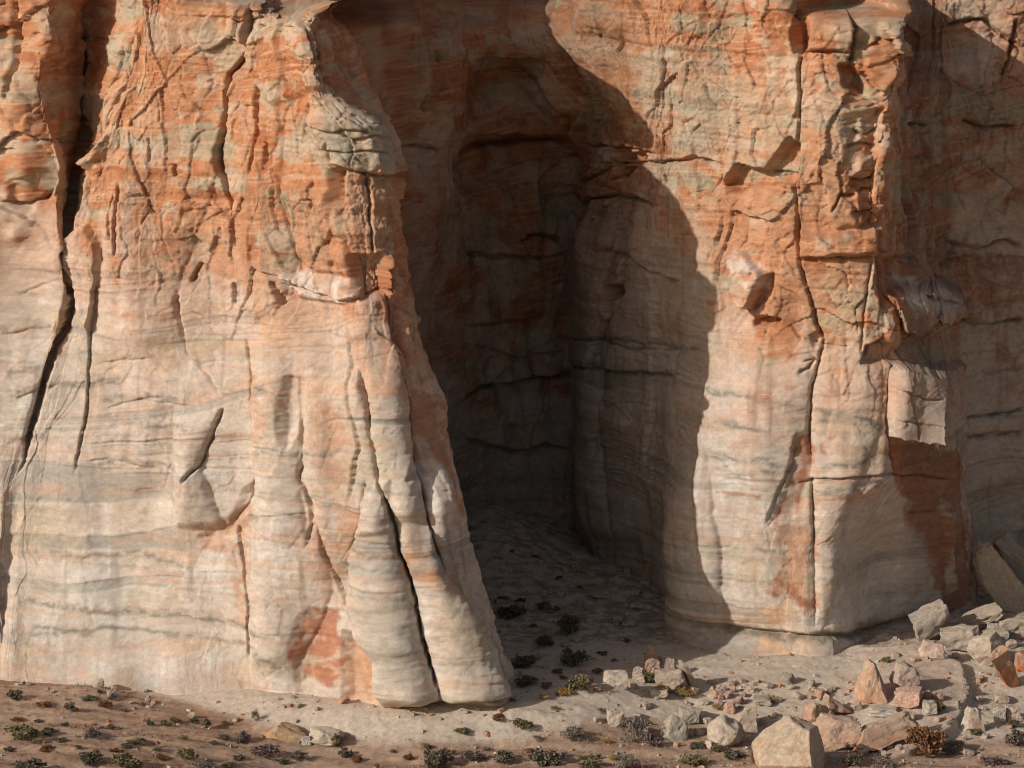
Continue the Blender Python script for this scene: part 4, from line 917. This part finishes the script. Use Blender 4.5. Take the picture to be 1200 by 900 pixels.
for k in range(36):
    px = float(rd.uniform(20, 610)); py = float(np.interp(px, [0, 110, 165, 215, 300, 420, 600], [794, 798, 812, 828, 846, 850, 846])+rd.uniform(-4, 16)); w = float(rd.uniform(4, 7)+7*rd.uniform()**5)
    boulder('stone', px, py, w, w*float(rd.uniform(.45, .8)), 'small flake of rock lying on the pale apron at the foot of the left buttress', [PALE, GRYR, ORG][k % 3], None, 700+k, FLAT, 4, .9, (0, float(rd.uniform(-20, 20)), float(rd.uniform(0, 90))), cat='stone', group='rock flakes on the apron of the left buttress', sub=3)
for k in range(60):
    px, py = float(rngs.uniform(575,800)), float(rngs.uniform(655,800)); 
    if px < 600+(py-800)*.2+6: px += 60
    boulder('stone', px, py, float(rngs.uniform(6,13)), float(rngs.uniform(4,9)), 'small stone on the shaded floor of the alcove', lin(186,164,142), None, 160+k, BOXY, 5, 1, (0,0,float(rngs.uniform(0,90))), cat='stone', group='stones on the alcove floor', sub=3)
#ROCKS-END
# block wedged on the shaded flank of the right buttress, and its broken cap
def face_rock(name, px, py, w, h, label, base, second, seed, bias, cuts, depth, rot, out, parent, ragged=.03):
    rng = np.random.default_rng(seed); Y = surf_Y(px, py)-out; q = unp(px, py, Y); k = np.linalg.norm(q-CAM)/FPX
    P, Fc = rock_pts(rng, 5, cuts, (w*k/1.46, depth, h*k/1.46), ragged, bias)
    Mx = Matrix.Rotation(R_(rot[2]), 3, 'Z') @ Matrix.Rotation(R_(rot[1]), 3, 'Y') @ Matrix.Rotation(R_(rot[0]), 3, 'X')
    o = mk(name, P @ np.array(Mx).T, Fc, rock_col(P, base, rng, second), M_BOULDER, parent); o.location = q; o['label'] = label
    return o
face_rock('pebble', 1097, 517, 9, 14, 'small pale stone hanging under the block', lin(206,186,160), None, 303, [], 8, .3, (0,0,0), .2, RB)
face_rock('knob', 442, 196, 14, 16, 'small orange knob at the lip of the grey green ledge', lin(206,150,110), None, 308, [], 10, .35, (0,0,0), .1, LB)
print('rocks', round(time.time()-T0, 1))

# ------------------------------------------------------------------ shrubs
def shrub_mesh(name, seed, mat, n=900, lean=.0, dense=.55, airy=False):
    rng = np.random.default_rng(seed); V = []; Fc = []
    ncl = 16; cl = []
    for _ in range(ncl):
        a = rng.uniform(0, 2*math.pi); r = math.sqrt(rng.uniform(0, 1))*.42; hgt = rng.uniform(.25, .8)*(1-r*.7); cl.append((r*math.cos(a), r*math.sin(a), hgt, rng.uniform(.10, .2)))
    for i in range(n):
        c = cl[rng.integers(ncl)]; d = rng.normal(size=3); d /= np.linalg.norm(d); rr = c[3]*rng.uniform(.4, 1.15)
        p = np.array(c[:3])+d*rr*np.array([1, 1, .9]); p[2] = abs(p[2])*1.0
        up = d*.6+np.array([0, 0, .9])+rng.normal(size=3)*.4; up /= np.linalg.norm(up); sd = np.cross(up, rng.normal(size=3)); sd /= np.linalg.norm(sd)
        L = rng.uniform(.05, .11); W = L*(.22 if airy else .4); b = len(V)
        V += [p-sd*W, p+sd*W, p+sd*W*.5+up*L, p-sd*W*.5+up*L]; Fc.append((b, b+1, b+2, b+3))
    for c in cl:                                     # woody stems
        b = len(V); t = np.array(c[:3]); q = np.cross(t, [0, 0, 1.]); q = q/(np.linalg.norm(q)+1e-6)*.012; r2 = np.array([0, .012, 0])
        V += [-q, q, t+q*.4, t-q*.4, -r2, r2, t+r2*.4, t-r2*.4]; Fc += [(b, b+1, b+2, b+3), (b+4, b+5, b+6, b+7)]
    me = bpy.data.meshes.new(name); me.from_pydata([tuple(v) for v in V], [], Fc); me.update(); me.materials.append(mat); return me
LEAVES = {
 'dark': mat_leaf('leaf_dark_sage', [lin(80,74,64), lin(104,98,82), lin(132,122,102)]),
 'olive': mat_leaf('leaf_olive', [lin(92,86,64), lin(120,112,82), lin(148,136,104)]),
 'yellow': mat_leaf('leaf_dry_yellow', [lin(132,104,58), lin(168,138,80), lin(190,160,100)]),
 'rust': mat_leaf('leaf_dry_rust', [lin(96,72,54), lin(132,92,62), lin(150,112,80)]),
 'grey': mat_leaf('leaf_grey', [lin(98,90,82), lin(126,117,105), lin(152,142,128)]),
 'purple': mat_leaf('leaf_purple_grey', [lin(84,72,70), lin(110,96,92), lin(140,124,115)])}
SHR = {k: [shrub_mesh('shrub_'+k, 400+i*7+j, m, 1000 if k != 'dark' else 1200, airy=(k in ('yellow', 'grey'))) for j in range(3)] for i, (k, m) in enumerate(LEAVES.items())}
RF, AF, MF, RT = 'low shrubs on the reddish flat', 'dark shrubs on the shaded alcove floor', 'shrubs along the bottom between the two buttresses', 'shrubs among the fallen blocks'
rg = np.random.default_rng(9); cnt = 0
def shrub(px, py, w, h, kind, label, group):
    global cnt
    g = ghit(px, py); k = np.linalg.norm(np.array(g)-CAM)/FPX
    o = bpy.data.objects.new('shrub', SHR[kind][cnt % 3]); COL.objects.link(o); cnt += 1
    o.location = g-Vector((0, 0, .03)); o.rotation_euler = (0, 0, float(rg.uniform(0, 6.28))); o.scale = (w*k*1.05, w*k*1.05, h*k*1.15)
    return tag(o, label, 'shrub', group)
#SHRUBS-BEGIN
for a in [
 (9,799,18,16,'rust','rust-tinged round shrub at the far left edge, where the flat meets the pale apron'),
 (32,799,8,13,'dark','thin dark upright shrub right of the rust-tinged round one'),
 (88,803,18,15,'grey','grey green bushy shrub alone against the pale apron, with a long shadow'),
 (18,819,19,13,'dark','dark round shrub below the rust-tinged one at the left edge'),
 (84,832,16,10,'dark','dark low shrub with a pale stone, left of the reddish brown clump'),
 (124,829,17,10,'rust','reddish brown low clump in the middle of the reddish flat'),
 (52,828,18,7,'rust','flat brown shrub left of the dark low one on the reddish flat'),
 (26,866,36,19,'olive','largest olive shrub of the reddish flat, near the left edge'),
 (58,860,16,9,'dark','small dark tuft touching the right side of the largest olive shrub'),
 (108,864,18,13,'purple','purplish twiggy shrub in the lower middle of the reddish flat'),
 (108,893,24,16,'dark','dark sage shrub at the bottom, left of the wide grey olive one'),
 (150,899,38,18,'olive','wide grey olive shrub at the bottom edge of the reddish flat'),
 (35,903,38,14,'dark','dark shrub cut by the bottom edge at lower left'),
 (176,850,8,9,'dark','tiny upright dark shrub above the pale sandy streak'),
 (243,854,10,14,'dark','small bluish dark shrub standing upright below the tip of the apron'),
 (300,853,10,15,'grey','grey upright shrub just left of the tan rounded boulder'),
 (285,870,18,15,'purple','dark twiggy shrub below and left of the tan rounded boulder'),
 (310,884,32,12,'purple','purplish spreading shrub below the tan rounded boulder'),
 (220,890,26,14,'olive','olive cushion shrub at the bottom of the reddish flat'),
 (240,902,30,14,'grey','grey spreading shrub just below the olive cushion'),
 (395,876,13,20,'olive','upright olive shrub beside the white flat rock'),
]: shrub(*a, RF)
for px, py, w, h in [(116,813,6,6),(130,817,13,7),(105,820,20,5),(120,856,13,6),(130,851,9,6),(195,850,14,8),(160,868,22,8),(55,880,16,8),(70,868,16,5),(148,876,13,7),(133,880,12,5),(92,880,8,5),(205,847,12,8),(228,848,12,6),(265,849,10,6),(262,866,14,7),(215,866,12,5),(352,892,20,10),(280,890,14,7),(185,880,12,6),(20,842,14,5),(45,846,10,4),(330,894,14,7),(250,872,12,5),(10,880,12,6),(75,850,10,5),(145,832,9,4),(165,826,8,4),(190,893,14,7),(270,898,16,8)]:
    shrub(px, py, w, h, ['dark', 'rust', 'olive', 'purple'][int(rg.integers(4))], 'tiny low tuft on the reddish flat at lower left', 'tiny tufts on the reddish flat')
for a in [
 (668,741,27,24,'dark','round dark shrub high on the alcove floor, upper of the two large ones'),
 (672,780,30,24,'dark','largest dark shrub on the alcove floor, below the other big one'),
 (638,757,20,15,'dark','dark shrub between the two big ones and the left buttress'),
 (664,764,10,9,'dark','small dark tuft touching the top of the largest alcove shrub'),
 (612,781,28,16,'dark','wide dark shrub close to the foot of the left buttress, in shade'),
 (618,803,26,12,'dark','dark shrub in shade beside the base of the fluted columns'),
 (600,723,32,15,'dark','long dark shrub against the edge of the left buttress, halfway up the alcove floor'),
 (642,712,22,11,'dark','dark shrub right of the long one at the top of the alcove slope'),
]: shrub(*a, AF)
for px, py, w, h in [(653,789,13,8),(700,789,13,7),(640,806,13,8),(705,760,14,5),(660,796,9,6),(655,815,9,6),(690,812,10,8),(590,700,14,7),(625,735,10,5),(735,752,9,5),(720,775,8,5),(610,690,12,5),(570,668,10,6),(655,672,8,5),(628,652,9,4),(585,760,12,7),(730,733,10,5),(745,715,8,4),(680,690,9,4),(600,640,8,4)]:
    shrub(px, py, w, h, ['grey', 'olive', 'dark'][int(rg.integers(3))], 'small dark tuft on the shaded alcove floor', 'small tufts on the alcove floor')
for a in [
 (680,838,28,20,'olive','sunlit olive shrub at the shadow edge right of the fluted columns'),
 (661,841,20,11,'yellow','yellowish low brush touching the left side of the sunlit olive shrub'),
 (745,868,34,30,'grey','large grey green shrub right of the two-stone pillar'),
 (767,874,20,18,'purple','purplish shrub against the right side of the large grey green one'),
 (672,869,30,20,'grey','grey sprawling shrub below the sunlit olive one'),
 (612,868,22,15,'olive','olive shrub just below the apron of the fluted columns'),
 (585,864,15,9,'rust','rust-coloured tuft at the lower right corner of the apron'),
 (540,870,16,9,'olive','small olive tuft on the lower edge of the apron'),
 (513,900,34,26,'dark','dark bushy shrub at the bottom edge below the fluted columns'),
 (555,891,26,16,'purple','purplish dark shrub right of the dark bushy one at the bottom'),
 (592,894,24,15,'dark','dark green shrub in the bottom row left of the widest one'),
 (640,896,38,20,'dark','widest dark shrub of the bottom row'),
 (690,899,28,16,'olive','olive shrub in the bottom row between the widest and the far one'),
 (735,900,30,18,'grey','grey shrub in the bottom row below the large grey green one'),
 (405,888,17,14,'dark','dark shrub in the shadow by the lower left of the apron'),
 (478,890,12,9,'rust','small rust brown tuft left of the dark bushy shrub'),
]: shrub(*a, MF)
for px, py, w, h in [(418,892,13,7),(442,900,9,7),(500,877,11,7),(570,872,12,6),(630,868,12,7),(650,856,10,6),(705,846,12,6),(710,870,14,7),(720,890,12,7),(620,882,12,6),(660,886,12,6),(530,884,10,6),(460,882,9,5),(700,888,10,6),(636,850,12,7),(600,852,10,5)]:
    shrub(px, py, w, h, ['olive', 'rust', 'grey', 'yellow'][int(rg.integers(4))], 'tiny dry tuft along the bottom below the columns and alcove', 'tiny tufts below the columns and alcove')
for a in [
 (763,800,20,15,'olive','olive shrub growing in front of the shadow-edge boulder heap'),
 (775,815,20,12,'yellow','yellow dry brush between the boulder heap and the arched slab'),
 (804,827,22,14,'yellow','golden brown dry brush under the right end of the arched slab'),
 (841,840,14,9,'yellow','pale yellow tuft left of the small rosy boulder'),
 (818,877,18,9,'dark','dark low shrub below the grey green boulder'),
 (840,880,15,11,'olive','olive tuft below the pale rounded half-buried boulder'),
 (860,887,24,9,'dark','dark flat shrub left of the largest pale boulder'),
 (812,898,30,15,'olive','olive shrub at the bottom edge left of the largest pale boulder'),
 (888,894,18,18,'rust','brown shrub touching the left side of the largest pale boulder'),
 (1085,884,46,34,'rust','big rusty brown dry bush below the edge of the rock shelf'),
 (1117,880,26,18,'grey','grey fluffy bush attached to the right of the rusty brown one'),
 (1192,874,26,20,'purple','purple grey bush at the right edge below the small pale stones'),
 (1187,852,14,11,'dark','dark tuft behind the small pale stones at the right edge'),
 (1142,861,15,8,'olive','olive tuft at the foot of the pale pointed boulder'),
 (1165,896,32,12,'purple','purplish low shrub at the bottom right corner'),
 (1000,898,22,18,'dark','dark shrub in the shade of the largest pale boulder'),
 (1036,898,26,13,'grey','grey shrub at the bottom edge under the long orange slab'),
 (1038,776,11,9,'olive','tiny green tuft at the foot of the shaded buttress corner'),
 (906,826,16,10,'yellow','dry twiggy tuft on the pale sand beside the flat grey green stone'),
 (1100,834,16,12,'olive','green tuft among stones behind the pink box-shaped boulder'),
]: shrub(*a, RT)
#SHRUBS-END
# countless bits too small to tell apart
rb = np.random.default_rng(31)
def scatter_mesh(name, mat, pts, kind):
    V = []; Fc = []; Cc = []
    for (gx, gy, r, c) in pts:
        gz = float(gnd([gx], [gy])[0]) if False else 0.0
    return None
npb = 4200
bxs = rb.uniform(-25, 26, npb*3); bys = rb.uniform(-23, 16, npb*3)
dens = .25+.75*sst(-.1, .5, fbm(bxs.astype(F32)*.4, bys.astype(F32)*.5, np.zeros(npb*3, F32), 301, 3))
dens = dens*np.where((bxs > 4) & (bys < 4), 1.0, .45)*np.where(bys > -9, np.where(bxs > -2, .8, 0), 1)
keep = rb.uniform(0, 1, npb*3) < dens; bxs = bxs[keep][:npb]; bys = bys[keep][:npb]; bz_ = gnd(bxs, bys)
CUBE = np.array([[-1,-1,-1],[1,-1,-1],[1,1,-1],[-1,1,-1],[-.7,-.7,1],[.7,-.7,1],[.7,.7,1],[-.7,.7,1]], float)
CF = np.array([[0,3,2,1],[4,5,6,7],[0,1,5,4],[1,2,6,5],[2,3,7,6],[3,0,4,7]])
n = len(bxs); sz = .025+.075*rb.uniform(0, 1, n)**3
vv = CUBE[None]*(1+.35*rb.normal(size=(n, 8, 3)))*sz[:, None, None]*np.array([1, 1, .7]); an = rb.uniform(0, 6.28, n); c_, s_ = np.cos(an), np.sin(an)
vx = vv[:, :, 0]*c_[:, None]-vv[:, :, 1]*s_[:, None]; vy = vv[:, :, 0]*s_[:, None]+vv[:, :, 1]*c_[:, None]
vv = np.stack([vx+bxs[:, None], vy+bys[:, None], vv[:, :, 2]+bz_[:, None]+sz[:, None]*.3], -1).reshape(-1, 3)
pal = np.array([PALE, lin(190,150,118), GRYR, lin(176,128,98), WHT]); cc = np.repeat(pal[rb.integers(0, 5, n)], 8, 0)
fc = (CF[None]+8*np.arange(n)[:, None, None]).reshape(-1, 4)
gr = mk('gravel', vv, fc.tolist(), cc, M_BOULDER); tag(gr, 'loose gravel and chips of rock strewn over the sand and soil', 'gravel', kind='stuff')
# dry grass and litter
nt = 2600; txs = rb.uniform(-25, 26, nt*3); tys = rb.uniform(-23, 6, nt*3)
gq = fbm(txs.astype(F32)*.35, tys.astype(F32)*.7, np.zeros(nt*3, F32), 311, 3)
_, tpy = proj(txs, tys, np.zeros(nt*3)); bb = np.interp(600+FPX*txs/152, [0, 165, 300, 420, 600, 800, 1000, 1200], [790, 812, 850, 872, 850, 845, 868, 855])
keep = (rb.uniform(0, 1, nt*3) < sst(-.2, .4, gq)*np.where(tpy > bb, 1, .06)); txs = txs[keep][:nt]; tys = tys[keep][:nt]; tz = gnd(txs, tys); n = len(txs)
V = []; Fc = []
for i in range(n):
    R0 = rb.uniform(.06, .2)
    for k in range(9):
        a = rb.uniform(0, 6.28); d = np.array([math.cos(a), math.sin(a)]); L = R0*rb.uniform(.5, 1.3); p = np.array([txs[i], tys[i]])+d*R0*rb.uniform(0, .8); w = .012; b = len(V)
        V += [(p[0]-d[1]*w, p[1]+d[0]*w, tz[i]-.02), (p[0]+d[1]*w, p[1]-d[0]*w, tz[i]-.02), (p[0]+d[0]*L*.7, p[1]+d[1]*L*.7, tz[i]+L)]; Fc.append((b, b+1, b+2))
me = bpy.data.meshes.new('dry_grass'); me.from_pydata(V, [], Fc); me.update(); me.materials.append(mat_leaf('dry_grass_blades', [lin(96,80,58), lin(140,112,78), lin(170,142,100)]))
o = bpy.data.objects.new('dry_grass', me); COL.objects.link(o); tag(o, 'sparse dry grass and litter between the shrubs', 'grass', kind='stuff')

# ------------------------------------------------------------------ light
SUN_AZ, SUN_EL = R_(33.5), R_(25)     # azimuth: degrees in front of the picture plane, from the left
S = Vector((-math.cos(SUN_EL)*math.cos(SUN_AZ), -math.cos(SUN_EL)*math.sin(SUN_AZ), math.sin(SUN_EL)))
sl = bpy.data.lights.new('sun', 'SUN'); sl.energy = 3.5; sl.angle = R_(.5); sl.color = (1.0, .945, .875)
so = bpy.data.objects.new('sun', sl); COL.objects.link(so); so.rotation_euler = S.to_track_quat('Z', 'Y').to_euler(); so.location = (-60, -60, 80)
w = bpy.data.worlds.new('World'); scene.world = w; w.use_nodes = True; t = w.node_tree
sk = t.nodes.new('ShaderNodeTexSky'); sk.sky_type = 'NISHITA'; sk.sun_disc = False; sk.sun_elevation = SUN_EL; sk.sun_rotation = math.atan2(S.x, S.y)
sk.dust_density = 2.0
wb = t.nodes.new('ShaderNodeMix'); wb.data_type = 'RGBA'; wb.blend_type = 'MULTIPLY'; wb.inputs[0].default_value = 1; wb.inputs[7].default_value = (1.0, .90, .80, 1)
t.links.new(sk.outputs[0], wb.inputs[6]); t.links.new(wb.outputs[2], t.nodes['Background'].inputs[0]); t.nodes['Background'].inputs[1].default_value = .085
scene.view_settings.view_transform = 'Standard'; scene.view_settings.look = 'None'; scene.view_settings.gamma = 1; scene.view_settings.use_curve_mapping = False
scene.view_settings.exposure = 0.0
scene.cycles.filter_width = 1.1; scene.cycles.max_bounces = 6; scene.cycles.diffuse_bounces = 4
print('done', round(time.time()-T0, 1))
